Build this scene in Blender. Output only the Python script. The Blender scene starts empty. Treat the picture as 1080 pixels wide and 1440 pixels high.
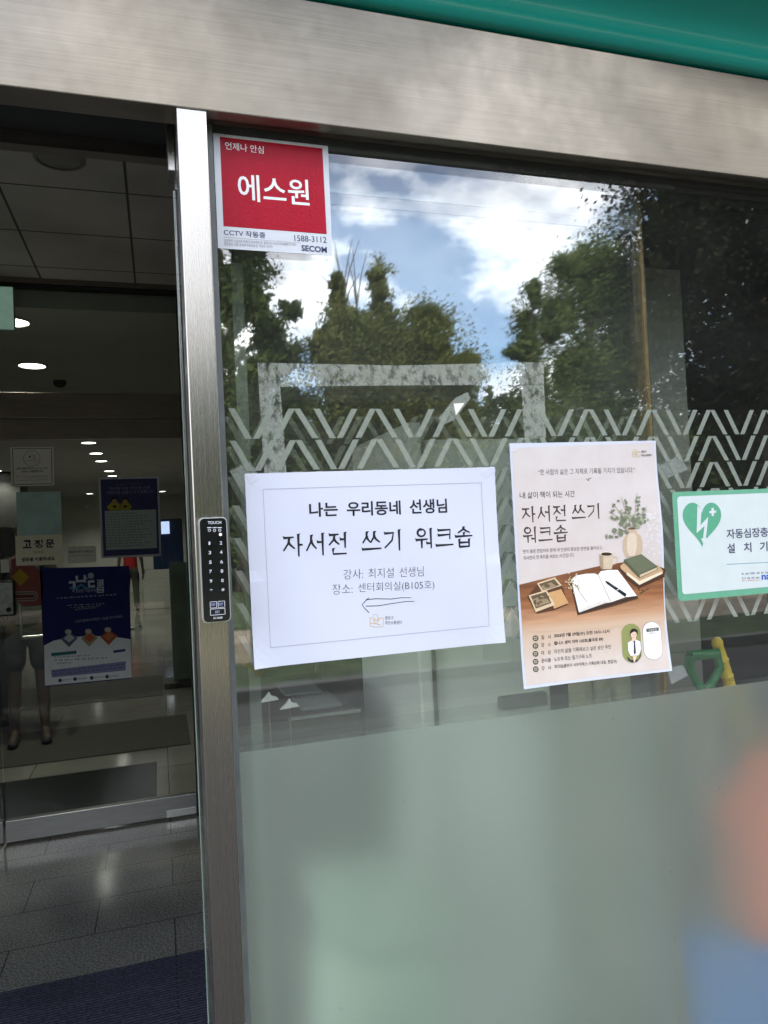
import bpy, bmesh, math, random
import numpy as np
from mathutils import Vector, Matrix, Euler

# ------------------------------------------------------------------ camera, world, sun, exposure
SC = bpy.context.scene
COL = SC.collection
FPX, YAW, PITCH, ROLL, CD, CH = 1019.62, 0.3023, 0.0212, -0.0479, 0.7923, 1.58
_cy, _sy = math.cos(YAW), math.sin(YAW)
_fw = Vector((_sy*math.cos(PITCH), _cy*math.cos(PITCH), math.sin(PITCH)))
_r0 = Vector((_cy, -_sy, 0)); _u0 = _r0.cross(_fw)
_r = _r0*math.cos(ROLL) + _u0*math.sin(ROLL)
_u = -_r0*math.sin(ROLL) + _u0*math.cos(ROLL)
cam_d = bpy.data.cameras.new('camera'); cam = bpy.data.objects.new('camera', cam_d); COL.objects.link(cam)
cam.matrix_world = Matrix(((_r.x, _u.x, -_fw.x, 0), (_r.y, _u.y, -_fw.y, -CD), (_r.z, _u.z, -_fw.z, CH), (0, 0, 0, 1)))
cam_d.sensor_fit = 'VERTICAL'; cam_d.sensor_height = 24; cam_d.lens = 24*FPX/1440
cam_d.clip_start = 0.02; cam_d.clip_end = 2000
SC.camera = cam

SUN_EL, SUN_AZ = math.radians(52), math.radians(20)        # behind the building, so the facade is in open shade
EXPOSURE = 0.68
world = bpy.data.worlds.new('World'); SC.world = world; world.use_nodes = True
wn, wl = world.node_tree.nodes, world.node_tree.links
wn.clear()
wo = wn.new('ShaderNodeOutputWorld'); bg = wn.new('ShaderNodeBackground'); bg.inputs[1].default_value = 0.14
sky = wn.new('ShaderNodeTexSky'); sky.sky_type = 'NISHITA'; sky.sun_disc = False
sky.sun_elevation = SUN_EL; sky.sun_rotation = SUN_AZ; sky.air_density = 1.0; sky.dust_density = 0.6; sky.ozone_density = 1.5
tc = wn.new('ShaderNodeTexCoord'); mp = wn.new('ShaderNodeMapping'); mp.inputs['Scale'].default_value = (1.0, 1.0, 1.9)
mp.inputs['Location'].default_value = (0.35, 0.2, 0.1)
nz = wn.new('ShaderNodeTexNoise'); nz.inputs['Scale'].default_value = 3.1; nz.inputs['Detail'].default_value = 9; nz.inputs['Roughness'].default_value = 0.55
rp = wn.new('ShaderNodeValToRGB'); rp.color_ramp.elements[0].position = 0.44; rp.color_ramp.elements[1].position = 0.58; rp.color_ramp.elements[0].color = (.10, .10, .10, 1)
n2 = wn.new('ShaderNodeTexNoise'); n2.inputs['Scale'].default_value = 5.5; n2.inputs['Detail'].default_value = 6
r2 = wn.new('ShaderNodeValToRGB')
r2.color_ramp.elements[0].position = 0.35; r2.color_ramp.elements[0].color = (17, 18, 20, 1)
r2.color_ramp.elements[1].position = 0.65; r2.color_ramp.elements[1].color = (46, 46, 46.5, 1)
mx = wn.new('ShaderNodeMix'); mx.data_type = 'RGBA'
wl.new(tc.outputs['Generated'], mp.inputs['Vector']); wl.new(mp.outputs[0], nz.inputs['Vector']); wl.new(mp.outputs[0], n2.inputs['Vector'])
wl.new(nz.outputs['Fac'], rp.inputs[0]); wl.new(n2.outputs['Fac'], r2.inputs[0])
wl.new(rp.outputs[0], mx.inputs[0]); sg = wn.new('ShaderNodeMix'); sg.data_type = 'RGBA'; sg.blend_type = 'MULTIPLY'; sg.inputs[0].default_value = 1; sg.inputs[7].default_value = (1.85, 2.2, 2.5, 1)
wl.new(sky.outputs[0], sg.inputs[6]); wl.new(sg.outputs[2], mx.inputs[6]); wl.new(r2.outputs[0], mx.inputs[7])
wl.new(mx.outputs[2], bg.inputs[0]); wl.new(bg.outputs[0], wo.inputs[0])

sd = bpy.data.lights.new('sun', 'SUN'); sd.energy = 5.0; sd.angle = math.radians(0.5); sd.color = (1.0, 0.95, 0.86)
sun = bpy.data.objects.new('sun', sd); COL.objects.link(sun)
_sv = Vector((math.sin(SUN_AZ)*math.cos(SUN_EL), math.cos(SUN_AZ)*math.cos(SUN_EL), math.sin(SUN_EL)))
sun.rotation_euler = _sv.to_track_quat('Z', 'Y').to_euler(); sun.location = (0, 0, 30)

SC.view_settings.view_transform = 'Standard'; SC.view_settings.look = 'None'
SC.view_settings.exposure = EXPOSURE; SC.view_settings.gamma = 1.0
SC.render.engine = 'CYCLES'
cyc = SC.cycles
cyc.use_denoising = True
try: cyc.denoiser = 'OPENIMAGEDENOISE'
except Exception: pass
cyc.max_bounces = 10; cyc.transparent_max_bounces = 24; cyc.transmission_bounces = 8; cyc.glossy_bounces = 6; cyc.diffuse_bounces = 4
cyc.sample_clamp_indirect = 8
random.seed(7); RNG = np.random.default_rng(7)

# ------------------------------------------------------------------ helpers
def at(px, py, Y):
    """point on the upright plane y = Y seen at photo pixel (1080 x 1440)"""
    v = _fw + _r*((px-540)/FPX) - _u*((py-720)/FPX)
    return Vector((0, -CD, CH)) + v*((Y+CD)/v.y)
def atz(px, py, Z):
    v = _fw + _r*((px-540)/FPX) - _u*((py-720)/FPX)
    return Vector((0, -CD, CH)) + v*((Z-CH)/v.z)

def lin(c):
    return tuple((x/255/12.92 if x/255 <= .04045 else ((x/255+.055)/1.055)**2.4) for x in c)

def tag(o, label=None, cat=None, group=None, kind=None):
    if label: o['label'] = label
    if cat: o['category'] = cat
    if group: o['group'] = group
    if kind: o['kind'] = kind
    return o
def empty(name, loc=(0, 0, 0), rot=(0, 0, 0), label=None, cat=None, group=None, parent=None):
    o = bpy.data.objects.new(name, None); COL.objects.link(o)
    o.location = loc; o.rotation_euler = rot; o.empty_display_size = 0.1
    if parent: o.parent = parent
    return tag(o, label, cat, group)

def wmat(o): return wmat(o.parent) @ o.matrix_parent_inverse @ o.matrix_basis if o.parent else o.matrix_basis.copy()
def attach(o, parent):
    """parent a mesh modelled in world coordinates"""
    o.parent = parent; o.matrix_parent_inverse = wmat(parent).inverted()

def N(m): return m.node_tree.nodes, m.node_tree.links
MATS = {}
def pm(name, col, rough=0.6, metal=0.0, var=0.12, scale=20.0, bump=0.0, bscale=None, stretch=(1, 1, 1), spec=0.5, aniso=0.0, arot=0.0, rvar=0.0, coat=0.0, emit=None, estr=0.0):
    """principled surface with a procedural noise in its colour (and relief)"""
    if name in MATS: return MATS[name]
    m = bpy.data.materials.new(name); m.use_nodes = True; MATS[name] = m
    n, l = N(m); b = n['Principled BSDF']
    b.inputs['Roughness'].default_value = rough; b.inputs['Metallic'].default_value = metal
    b.inputs['Specular IOR Level'].default_value = spec
    if coat: b.inputs['Coat Weight'].default_value = coat; b.inputs['Coat Roughness'].default_value = 0.04
    t = n.new('ShaderNodeTexCoord'); mp = n.new('ShaderNodeMapping'); mp.inputs['Scale'].default_value = stretch
    l.new(t.outputs['Object'], mp.inputs['Vector'])
    nz = n.new('ShaderNodeTexNoise'); nz.inputs['Scale'].default_value = scale; nz.inputs['Detail'].default_value = 6
    l.new(mp.outputs[0], nz.inputs['Vector'])
    rp = n.new('ShaderNodeValToRGB')
    rp.color_ramp.elements[0].position = .3; rp.color_ramp.elements[1].position = .7
    rp.color_ramp.elements[0].color = tuple(max(0, c*(1-var)) for c in col)+(1,)
    rp.color_ramp.elements[1].color = tuple(min(1, c*(1+var)) for c in col)+(1,)
    l.new(nz.outputs['Fac'], rp.inputs[0]); l.new(rp.outputs[0], b.inputs['Base Color'])
    if rvar:
        mr = n.new('ShaderNodeMapRange'); mr.inputs['To Min'].default_value = max(0.02, rough-rvar); mr.inputs['To Max'].default_value = rough+rvar
        l.new(nz.outputs['Fac'], mr.inputs['Value']); l.new(mr.outputs[0], b.inputs['Roughness'])
    if bump:
        nb = n.new('ShaderNodeTexNoise'); nb.inputs['Scale'].default_value = bscale or scale*4; nb.inputs['Detail'].default_value = 4
        l.new(mp.outputs[0], nb.inputs['Vector'])
        bp = n.new('ShaderNodeBump'); bp.inputs['Strength'].default_value = bump; bp.inputs['Distance'].default_value = 0.002
        l.new(nb.outputs['Fac'], bp.inputs['Height']); l.new(bp.outputs[0], b.inputs['Normal'])
    if aniso:
        b.inputs['Anisotropic'].default_value = aniso; b.inputs['Anisotropic Rotation'].default_value = arot
    if emit:
        b.inputs['Emission Color'].default_value = tuple(emit)+(1,); b.inputs['Emission Strength'].default_value = estr
    return m

def glass_mat(name, tint=(1, 1, 1), ior=1.7, dust=0.02):
    """thin architectural glass: tinted see-through + mirror by fresnel, with faint dust"""
    if name in MATS: return MATS[name]
    m = bpy.data.materials.new(name); m.use_nodes = True; MATS[name] = m
    n, l = N(m); n.clear()
    o = n.new('ShaderNodeOutputMaterial'); tr = n.new('ShaderNodeBsdfTransparent'); tr.inputs[0].default_value = tint+(1,)
    gl = n.new('ShaderNodeBsdfGlossy'); gl.inputs['Roughness'].default_value = 0.016
    fr = n.new('ShaderNodeFresnel'); ge = n.new('ShaderNodeNewGeometry'); mi = n.new('ShaderNodeMix'); mi.data_type = 'FLOAT'
    mi.inputs[2].default_value = ior; mi.inputs[3].default_value = 1/ior
    l.new(ge.outputs['Backfacing'], mi.inputs[0]); l.new(mi.outputs[0], fr.inputs[0])
    ms = n.new('ShaderNodeMixShader'); l.new(fr.outputs[0], ms.inputs[0]); l.new(tr.outputs[0], ms.inputs[1]); l.new(gl.outputs[0], ms.inputs[2])
    # dust and smears
    df = n.new('ShaderNodeBsdfDiffuse'); df.inputs[0].default_value = (.75, .78, .74, 1)
    t = n.new('ShaderNodeTexCoord'); nz = n.new('ShaderNodeTexNoise'); nz.inputs['Scale'].default_value = 4; nz.inputs['Detail'].default_value = 9; nz.inputs['Roughness'].default_value = .65
    l.new(t.outputs['Object'], nz.inputs['Vector'])
    mr = n.new('ShaderNodeMapRange'); mr.inputs['From Min'].default_value = .35; mr.inputs['From Max'].default_value = .8
    mr.inputs['To Min'].default_value = dust*.4; mr.inputs['To Max'].default_value = dust*2.2
    l.new(nz.outputs['Fac'], mr.inputs['Value'])
    m2 = n.new('ShaderNodeMixShader'); l.new(mr.outputs[0], m2.inputs[0]); l.new(ms.outputs[0], m2.inputs[1]); l.new(df.outputs[0], m2.inputs[2])
    l.new(m2.outputs[0], o.inputs[0])
    return m

def film_mat(name, col, cover, rough=.0, noise=None):
    """vinyl film on glass: part diffuse, part see-through (or blurred when rough)"""
    if name in MATS: return MATS[name]
    m = bpy.data.materials.new(name); m.use_nodes = True; MATS[name] = m
    n, l = N(m); n.clear()
    o = n.new('ShaderNodeOutputMaterial'); df = n.new('ShaderNodeBsdfDiffuse')
    t = n.new('ShaderNodeTexCoord')
    n1 = n.new('ShaderNodeTexNoise'); n1.inputs['Scale'].default_value = 7 if rough else 90; n1.inputs['Detail'].default_value = 2
    r1 = n.new('ShaderNodeValToRGB'); r1.color_ramp.elements[0].color = tuple(c*.93 for c in col)+(1,); r1.color_ramp.elements[1].color = tuple(min(1, c*1.06) for c in col)+(1,)
    l.new(t.outputs['Object'], n1.inputs['Vector']); l.new(n1.outputs['Fac'], r1.inputs[0]); l.new(r1.outputs[0], df.inputs[0])
    if rough:
        tr = n.new('ShaderNodeBsdfRefraction'); tr.inputs['Roughness'].default_value = rough; tr.inputs['IOR'].default_value = 1.22; tr.inputs[0].default_value = (.97, 1, .97, 1)
        tl = n.new('ShaderNodeBsdfTranslucent'); tl.inputs[0].default_value = (.9, .97, .92, 1)
        mt = n.new('ShaderNodeMixShader'); mt.inputs[0].default_value = .12
        l.new(tr.outputs[0], mt.inputs[1]); l.new(tl.outputs[0], mt.inputs[2]); tr = mt
    else:
        tr = n.new('ShaderNodeBsdfTransparent')
    ms = n.new('ShaderNodeMixShader'); ms.inputs[0].default_value = cover
    if rough:                                                # dried drops and grit on the film
        sp = n.new('ShaderNodeTexNoise'); sp.inputs['Scale'].default_value = 85; sp.inputs['Detail'].default_value = 1; l.new(t.outputs['Object'], sp.inputs['Vector'])
        sm = n.new('ShaderNodeTexNoise'); sm.inputs['Scale'].default_value = 3.5; sm.inputs['Detail'].default_value = 6; l.new(t.outputs['Object'], sm.inputs['Vector'])
        a1 = n.new('ShaderNodeMapRange'); a1.inputs['From Min'].default_value = .77; a1.inputs['From Max'].default_value = .80; a1.inputs['To Max'].default_value = .35; l.new(sp.outputs['Fac'], a1.inputs['Value'])
        a2 = n.new('ShaderNodeMapRange'); a2.inputs['From Min'].default_value = .3; a2.inputs['From Max'].default_value = .75; a2.inputs['To Min'].default_value = cover*.6; a2.inputs['To Max'].default_value = cover*1.6; l.new(sm.outputs['Fac'], a2.inputs['Value'])
        a3 = n.new('ShaderNodeMath'); a3.operation = 'ADD'; l.new(a1.outputs[0], a3.inputs[0]); l.new(a2.outputs[0], a3.inputs[1]); l.new(a3.outputs[0], ms.inputs[0])
    if noise:
        nz = n.new('ShaderNodeTexNoise'); nz.inputs['Scale'].default_value = noise[0]; nz.inputs['Detail'].default_value = 8; nz.inputs['Roughness'].default_value = .7
        mp = n.new('ShaderNodeMapping'); mp.inputs['Scale'].default_value = noise[3] if len(noise) > 3 else (1, 1, 1)
        l.new(t.outputs['Object'], mp.inputs['Vector']); l.new(mp.outputs[0], nz.inputs['Vector'])
        mr = n.new('ShaderNodeMapRange'); mr.inputs['From Min'].default_value = noise[1]; mr.inputs['From Max'].default_value = noise[2]; mr.inputs['To Max'].default_value = cover
        l.new(nz.outputs['Fac'], mr.inputs['Value']); l.new(mr.outputs[0], ms.inputs[0])
    l.new(tr.outputs[0], ms.inputs[1]); l.new(df.outputs[0], ms.inputs[2]); l.new(ms.outputs[0], o.inputs[0])
    return m

class MB:
    """collects shapes, builds one mesh object"""
    def __init__(s): s.bm = bmesh.new()
    def box(s, a, b, bev=0.0):
        x0, y0, z0 = a; x1, y1, z1 = b
        g = bmesh.ops.create_cube(s.bm, size=1.0, matrix=Matrix.Translation(((x0+x1)/2, (y0+y1)/2, (z0+z1)/2)) @ Matrix.Diagonal((abs(x1-x0), abs(y1-y0), abs(z1-z0), 1)))
        if bev:
            es = list({e for v in g['verts'] for e in v.link_edges})
            bmesh.ops.bevel(s.bm, geom=es, offset=bev, segments=2, affect='EDGES', profile=.5)
        return s
    def prism(s, pts, axis, lo, hi):
        """extrude a 2D outline along an axis (0=x: pts are (y,z); 1=y: (x,z); 2=z: (x,y))"""
        def P(p, t): return [(t, p[0], p[1]), (p[0], t, p[1]), (p[0], p[1], t)][axis]
        A = [s.bm.verts.new(P(p, lo)) for p in pts]; B = [s.bm.verts.new(P(p, hi)) for p in pts]
        k = len(pts)
        for i in range(k): s.bm.faces.new((A[i], A[(i+1) % k], B[(i+1) % k], B[i]))
        s.bm.faces.new(A[::-1]); s.bm.faces.new(B)
        return s
    def tube(s, path, rad, seg=10, cap=True):
        path = [Vector(p) for p in path]; rads = rad if isinstance(rad, (list, tuple)) else [rad]*len(path)
        rings = []
        for i, p in enumerate(path):
            d = (path[min(i+1, len(path)-1)] - path[max(i-1, 0)]).normalized()
            a = d.orthogonal().normalized() if i == 0 else (pa - d*pa.dot(d)).normalized()
            pa = a; b = d.cross(a)
            rings.append([s.bm.verts.new(p + (a*math.cos(t)+b*math.sin(t))*rads[i]) for t in [2*math.pi*k/seg for k in range(seg)]])
        for r0, r1 in zip(rings, rings[1:]):
            for k in range(seg): s.bm.faces.new((r0[k], r0[(k+1) % seg], r1[(k+1) % seg], r1[k]))
        if cap: s.bm.faces.new(rings[0][::-1]); s.bm.faces.new(rings[-1])
        return s
    def lathe(s, prof, c, seg=32):
        rings = [[s.bm.verts.new((c[0]+r*math.cos(2*math.pi*k/seg), c[1]+r*math.sin(2*math.pi*k/seg), c[2]+z)) for k in range(seg)] for r, z in prof]
        for a, b in zip(rings, rings[1:]):
            for k in range(seg): s.bm.faces.new((a[k], a[(k+1) % seg], b[(k+1) % seg], b[k]))
        s.bm.faces.new(rings[0][::-1]); s.bm.faces.new(rings[-1]); return s
    def build(s, name, mat, parent=None, smooth=False):
        bmesh.ops.recalc_face_normals(s.bm, faces=s.bm.faces)
        me = bpy.data.meshes.new(name); s.bm.to_mesh(me); s.bm.free()
        me.materials.append(mat)
        if smooth:
            for p in me.polygons: p.use_smooth = True
            try: me.set_sharp_from_angle(angle=math.radians(40))
            except Exception: pass
        o = bpy.data.objects.new(name, me); COL.objects.link(o)
        if parent: attach(o, parent)
        return o
def box(name, a, b, mat, parent=None, bev=0.0): return MB().box(a, b, bev).build(name, mat, parent)
# ------------------------------------------------------------------ flat printed things
_tc = {}
def text_mesh(body, off):
    k = (body, off)
    if k not in _tc:
        c = bpy.data.curves.new('lettering', 'FONT'); c.body = body; c.offset = off; c.resolution_u = 3
        o = bpy.data.objects.new('lettering', c); m = bpy.data.meshes.new_from_object(o)
        V = np.array([v.co[:2] for v in m.vertices]); F = [tuple(p.vertices) for p in m.polygons]
        lo, hi = V.min(0), V.max(0); V = (V-lo)/(hi-lo)
        bpy.data.objects.remove(o); bpy.data.curves.remove(c); bpy.data.meshes.remove(m)
        _tc[k] = (V, F)
    return _tc[k]

# thin brush-like book lettering, drawn stroke by stroke (unit box per syllable)
GLY = {
 '자': [[(.06,.83),(.56,.85)], [(.34,.84),(.29,.6),(.04,.28)], [(.30,.62),(.42,.5),(.6,.36)], [(.78,.98),(.78,.02)], [(.78,.52),(.99,.52)]],
 '서': [[(.30,.92),(.27,.62),(.04,.24)], [(.28,.66),(.38,.48),(.54,.32)], [(.85,.98),(.85,.02)], [(.58,.6),(.85,.6)]],
 '전': [[(.06,.88),(.54,.90)], [(.33,.89),(.27,.66),(.04,.44)], [(.29,.7),(.4,.58),(.56,.46)], [(.85,.98),(.85,.3)], [(.6,.68),(.85,.68)], [(.24,.3),(.24,.06),(.92,.06)]],
 '쓰': [[(.27,.94),(.23,.68),(.04,.42)], [(.25,.7),(.32,.58),(.43,.46)], [(.66,.94),(.62,.68),(.44,.42)], [(.64,.7),(.76,.56),(.93,.44)], [(.0,.14),(1,.16)]],
 '기': [[(.06,.82),(.54,.84),(.46,.5),(.06,.16)], [(.84,.98),(.84,.02)]],
 '워': [[(.34+.21*math.cos(t),.78+.17*math.sin(t)) for t in [math.pi/2+2*math.pi*i/18 for i in range(19)]], [(.02,.44),(.68,.47)], [(.34,.45),(.34,.04)], [(.86,.98),(.86,.02)], [(.6,.27),(.86,.27)]],
 '크': [[(.14,.86),(.84,.88),(.8,.42)], [(.14,.62),(.82,.65)], [(.0,.14),(1,.16)]],
 '숍': [[(.5,1.0),(.45,.86),(.16,.7)], [(.48,.9),(.62,.8),(.86,.7)], [(.5,.72),(.5,.55)], [(.0,.53),(1,.55)], [(.22,.4),(.22,.0)], [(.78,.4),(.78,.0)], [(.22,.23),(.78,.24)], [(.22,.03),(.78,.04)]],
}
class Sheet:
    """flat thing on an upright plane y = Y; digitised positions come from a crop of the photo (origin, scale)"""
    def __init__(s, name, Y, centre, tilt, crop, label, cat, bend=None, group=None):
        s.Y, s.cx, s.cz, s.t = Y, centre[0], centre[1], tilt
        s.ox, s.oy, s.k = crop; s.bend = bend or (lambda u, v: 0.0)
        s.o = empty(name, (centre[0], Y, centre[1]), (0, -tilt, 0), label, cat, group)
        s.acc = {}
    def L(s, p):
        P = at(p[0]/s.k+s.ox, p[1]/s.k+s.oy, s.Y); a, b = P.x-s.cx, P.z-s.cz
        c, q = math.cos(s.t), math.sin(s.t); return (a*c+b*q, -a*q+b*c)
    def mesh(s, part, mat, V, F, layer, parent=None):
        a = s.acc.setdefault(part, [[], [], [], [], [], parent]); n = len(a[0])      # verts, faces, layer per face, slot per face, materials
        if mat not in a[4]: a[4].append(mat)
        a[0] += [tuple(v) for v in V]; a[1] += [tuple(i+n for i in f) for f in F]
        a[2] += [layer]*len(F); a[3] += [a[4].index(mat)]*len(F)
    def fresh(s, part):
        s.n = getattr(s, 'n', 0)+1; return '%s#%d' % (part, s.n)
    def poly(s, part, mat, pts, layer=1, local=False, parent=None):
        V = pts if local else [s.L(p) for p in pts]
        s.mesh(part, mat, V, [tuple(range(len(V)))], layer, parent)
    def ell(s, part, mat, c, rx, ry=None, rot=0, layer=1, seg=20, parent=None):
        ry = ry or rx; cr, sr = math.cos(rot), math.sin(rot)
        s.poly(part, mat, [(c[0]+rx*math.cos(t)*cr-ry*math.sin(t)*sr, c[1]+rx*math.cos(t)*sr+ry*math.sin(t)*cr) for t in [2*math.pi*i/seg for i in range(seg)]], layer, parent=parent)
    def stroke(s, part, mat, pts, w, layer=1, taper=None, local=False, parent=None):
        P = [Vector(p if local else s.L(p)) for p in pts]; n = len(P); L, R = [], []
        for i, p in enumerate(P):
            d = (P[min(i+1, n-1)]-P[max(i-1, 0)]); d = d.normalized() if d.length else Vector((1, 0))
            q = Vector((-d.y, d.x)); ww = w*(taper[0]+(taper[1]-taper[0])*i/(n-1) if taper else 1)/2
            L.append(p+q*ww); R.append(p-q*ww)
        s.mesh(part, mat, L+R, [(i, i+1, n+i+1, n+i) for i in range(n-1)], layer, parent)
    def text(s, part, mat, body, lb, rb, h, layer=1, off=0.0, parent=None):
        """lb, rb: lower corners in crop pixels, h: height in crop pixels"""
        V, F = text_mesh(body, off); part = s.fresh(part)
        a = Vector(s.L(lb)); b = Vector(s.L(rb)); d = b-a; up = Vector((-d.y, d.x)).normalized()*(h/s.k*s.mpp(lb))
        s.mesh(part, mat, [a+d*x+up*y for x, y in V], F, layer, parent)
    def mpp(s, p):
        x, y = p[0]/s.k+s.ox, p[1]/s.k+s.oy; return (at(x, y+1, s.Y)-at(x, y, s.Y)).length
    def brush(s, part, mat, word, lb, rb, h, w, layer=1, gap=.12, parent=None):
        a = Vector(s.L(lb)); b = Vector(s.L(rb)); d = b-a; n = len(word); cw = 1/(n+(n-1)*gap)
        up = Vector((-d.y, d.x)).normalized()*(h/s.k*s.mpp(lb))
        for i, ch in enumerate(word):
            for st in GLY[ch]:
                pts = [a+d*((i*(1+gap)+x)*cw)+up*y for x, y in st]
                if len(pts) == 2: pts = [pts[0], (pts[0]+pts[1])/2, pts[1]]
                s.stroke(part, mat, pts, w, layer, (1.25, .75), True, parent)
                e = (pts[1]-pts[0]).normalized(); q = Vector((-e.y, e.x))
                p0 = pts[0]                                    # the small serif a pen leaves at the start
                s.mesh(part, mat, [p0-e*w*.3+q*w*1.1, p0+e*w*1.6, p0-q*w*.65], [(0, 1, 2)], layer, parent)
    def dashes(s, part, mat, lb, rb, h, layer=1, n=12, seed=0, parent=None):
        """a line of print too small to read"""
        rr = random.Random(seed); x = 0; part = s.fresh(part)
        a = Vector(s.L(lb)); b = Vector(s.L(rb)); d = b-a; up = Vector((-d.y, d.x)).normalized()*(h/s.k*s.mpp(lb))
        while x < 1:
            w = rr.uniform(.4, 1.2)/n
            m = max(1, int(w*n*3)); cw = w/m
            for j in range(m):
                x0 = x+j*cw; x1 = min(1, x0+cw*.72); y0 = rr.uniform(0, .12); y1 = rr.uniform(.8, 1)
                if x0 >= 1: break
                for u0, u1, v0, v1 in ((x0, x0+(x1-x0)*.35, y0, y1), (x0+(x1-x0)*.35, x1, y1-.3, y1-.08), (x0+(x1-x0)*.6, x1, y0, y0+.25)):
                    s.mesh(part, mat, [a+d*u0+up*v0, a+d*u1+up*v0, a+d*u1+up*v1, a+d*u0+up*v1], [(0, 1, 2, 3)], layer, parent)
            x += w+rr.uniform(.25, .45)/n
    def rrect(s, part, mat, x0, y0, x1, y1, r, layer=1, local=True, parent=None):
        pts = []
        for cx, cy, t0 in ((x1-r, y1-r, 0), (x0+r, y1-r, 90), (x0+r, y0+r, 180), (x1-r, y0+r, 270)):
            for k in range(7):
                t = math.radians(t0+15*k); pts.append((cx+r*math.cos(t), cy+r*math.sin(t)))
        s.poly(part, mat, pts, layer, local, parent)
    def done(s, step=0.012, thick=0.0003, pitch=0.00022, skip_bend=False):
        made = {}
        for part, (V, F, FL, FS, mats, parent) in s.acc.items():
            bm = bmesh.new(); ly = bm.verts.layers.float.new('layer'); vs = [bm.verts.new((v[0], 0, v[1])) for v in V]
            layer = FL[0]
            for f, la, sl in zip(F, FL, FS):
                try: bm.faces.new([vs[i] for i in f]).material_index = sl
                except ValueError: pass
                for i in f: vs[i][ly] = la
            bm.normal_update(); big = [f for f in bm.faces if len(f.verts) > 4]
            if big: bmesh.ops.triangulate(bm, faces=big)
            if s.bend.__name__ != '<lambda>':
                us = [v[0] for v in V]; ws = [v[1] for v in V]
                for ax, lo, hi in ((0, min(us), max(us)), (2, min(ws), max(ws))):
                    k = math.ceil(lo/step)
                    while k*step < hi:
                        co = [0, 0, 0]; co[ax] = k*step; no = [0, 0, 0]; no[ax] = 1
                        bmesh.ops.bisect_plane(bm, geom=bm.verts[:]+bm.edges[:]+bm.faces[:], plane_co=co, plane_no=no); k += 1
            bm.normal_update()
            for f in bm.faces:
                if f.normal.y > 0: f.normal_flip()
            for v in bm.verts: v.co.y = -(v[ly]*pitch+.0003) - s.bend(v.co.x, v.co.z)
            if layer == 0:                                   # the sheet itself has thickness
                old = bm.verts[:]
                bmesh.ops.extrude_face_region(bm, geom=bm.faces[:], use_keep_orig=True)
                for v in old: v.co.y += thick
                bmesh.ops.recalc_face_normals(bm, faces=bm.faces)
            me = bpy.data.meshes.new(part); bm.to_mesh(me); bm.free(); [me.materials.append(m_) for m_ in mats]
            if s.bend.__name__ != '<lambda>':
                for p in me.polygons: p.use_smooth = layer != 0
            o = bpy.data.objects.new(part.split('#')[0], me); COL.objects.link(o)
            o.parent = made.get(parent, s.o) if parent else s.o
            made[part] = o
        return made
def ink(name, rgb, rough=.55, var=.05): return pm('ink_'+name, lin(rgb), rough, var=var, scale=300, spec=.3)
# ------------------------------------------------------------------ materials of the place
STEEL_H = pm('brushed_steel_header', (.275, .24, .192), .36, 1.0, var=.08, scale=3, stretch=(2.5, 230, 230), bump=.03, bscale=12, aniso=.85, arot=.25, rvar=.05)
STEEL_V = pm('brushed_steel_post', (.39, .362, .33), .27, 1.0, var=.03, scale=3, stretch=(200, 200, .5), bump=.012, bscale=14, aniso=.65, rvar=.05)
STEEL = pm('satin_steel', (.55, .54, .52), .32, 1.0, var=.10, scale=6, stretch=(1, 20, 20), bump=.05, rvar=.08)
_n, _l = N(STEEL_H); _b = _n['Principled BSDF']                       # slight unevenness of the folded sheet and dull wiped patches
_t = _n.new('ShaderNodeTexCoord'); _z = _n.new('ShaderNodeTexNoise'); _z.inputs['Scale'].default_value = 3.2; _z.inputs['Detail'].default_value = 1.5; _l.new(_t.outputs['Object'], _z.inputs[0])
_o = [n for n in _n if n.type == 'BUMP'][0]; _q = _n.new('ShaderNodeBump'); _q.inputs['Strength'].default_value = .3; _q.inputs['Distance'].default_value = .006
_l.new(_z.outputs['Fac'], _q.inputs['Height']); _l.new(_q.outputs[0], _o.inputs['Normal'])
_w = _n.new('ShaderNodeTexNoise'); _w.inputs['Scale'].default_value = 9; _w.inputs['Detail'].default_value = 8; _w.inputs['Roughness'].default_value = .65; _l.new(_t.outputs['Object'], _w.inputs[0])
_m = _n.new('ShaderNodeMapRange'); _m.inputs['From Min'].default_value = .35; _m.inputs['From Max'].default_value = .7; _m.inputs['To Min'].default_value = .29; _m.inputs['To Max'].default_value = .44; _l.new(_w.outputs['Fac'], _m.inputs['Value'])
_l.new(_m.outputs[0], _b.inputs['Roughness'])
DARKSTEEL = pm('dark_bronze_metal', (.30, .255, .22), .32, .9, var=.12, scale=8, stretch=(1, 12, 12), rvar=.06)
BLACK = pm('black_rubber', (.018, .018, .017), .65, var=.2, scale=40)
TEAL = pm('teal_canopy_paint', lin((0, 140, 124)), .20, var=.04, scale=6, bump=.03, bscale=5, coat=.6)
AMBER = pm('amber_brush_seal', (.22, .14, .05), .55, var=.3, scale=60, stretch=(4, 4, 1))
GLASS = glass_mat('clear_glass', (.96, .97, .95), 2.1, .006)
LEAFGLASS = glass_mat('greenish_door_glass', (.945, .965, .94), 2.15, .019)
DIMGLASS = glass_mat('lobby_door_glass', (.84, .87, .83), 1.38, .002)
EDGEGLASS = pm('glass_edge', (.20, .26, .23), .18, var=.15, scale=30, spec=.8)
FROST = film_mat('frosted_film', (.52, .52, .49), .07, rough=.42)
CHEV = film_mat('chevron_film', (.58, .60, .56), .58); CHEV2 = film_mat('chevron_film_behind', (.56, .58, .54), .32)
RESID = film_mat('tape_glue_residue', (.62, .62, .60), .56, noise=(95, .38, .54, (1, 1, .7)))
SMEAR = film_mat('glue_smear', (.30, .30, .29), .75, noise=(160, .42, .56))
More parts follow.
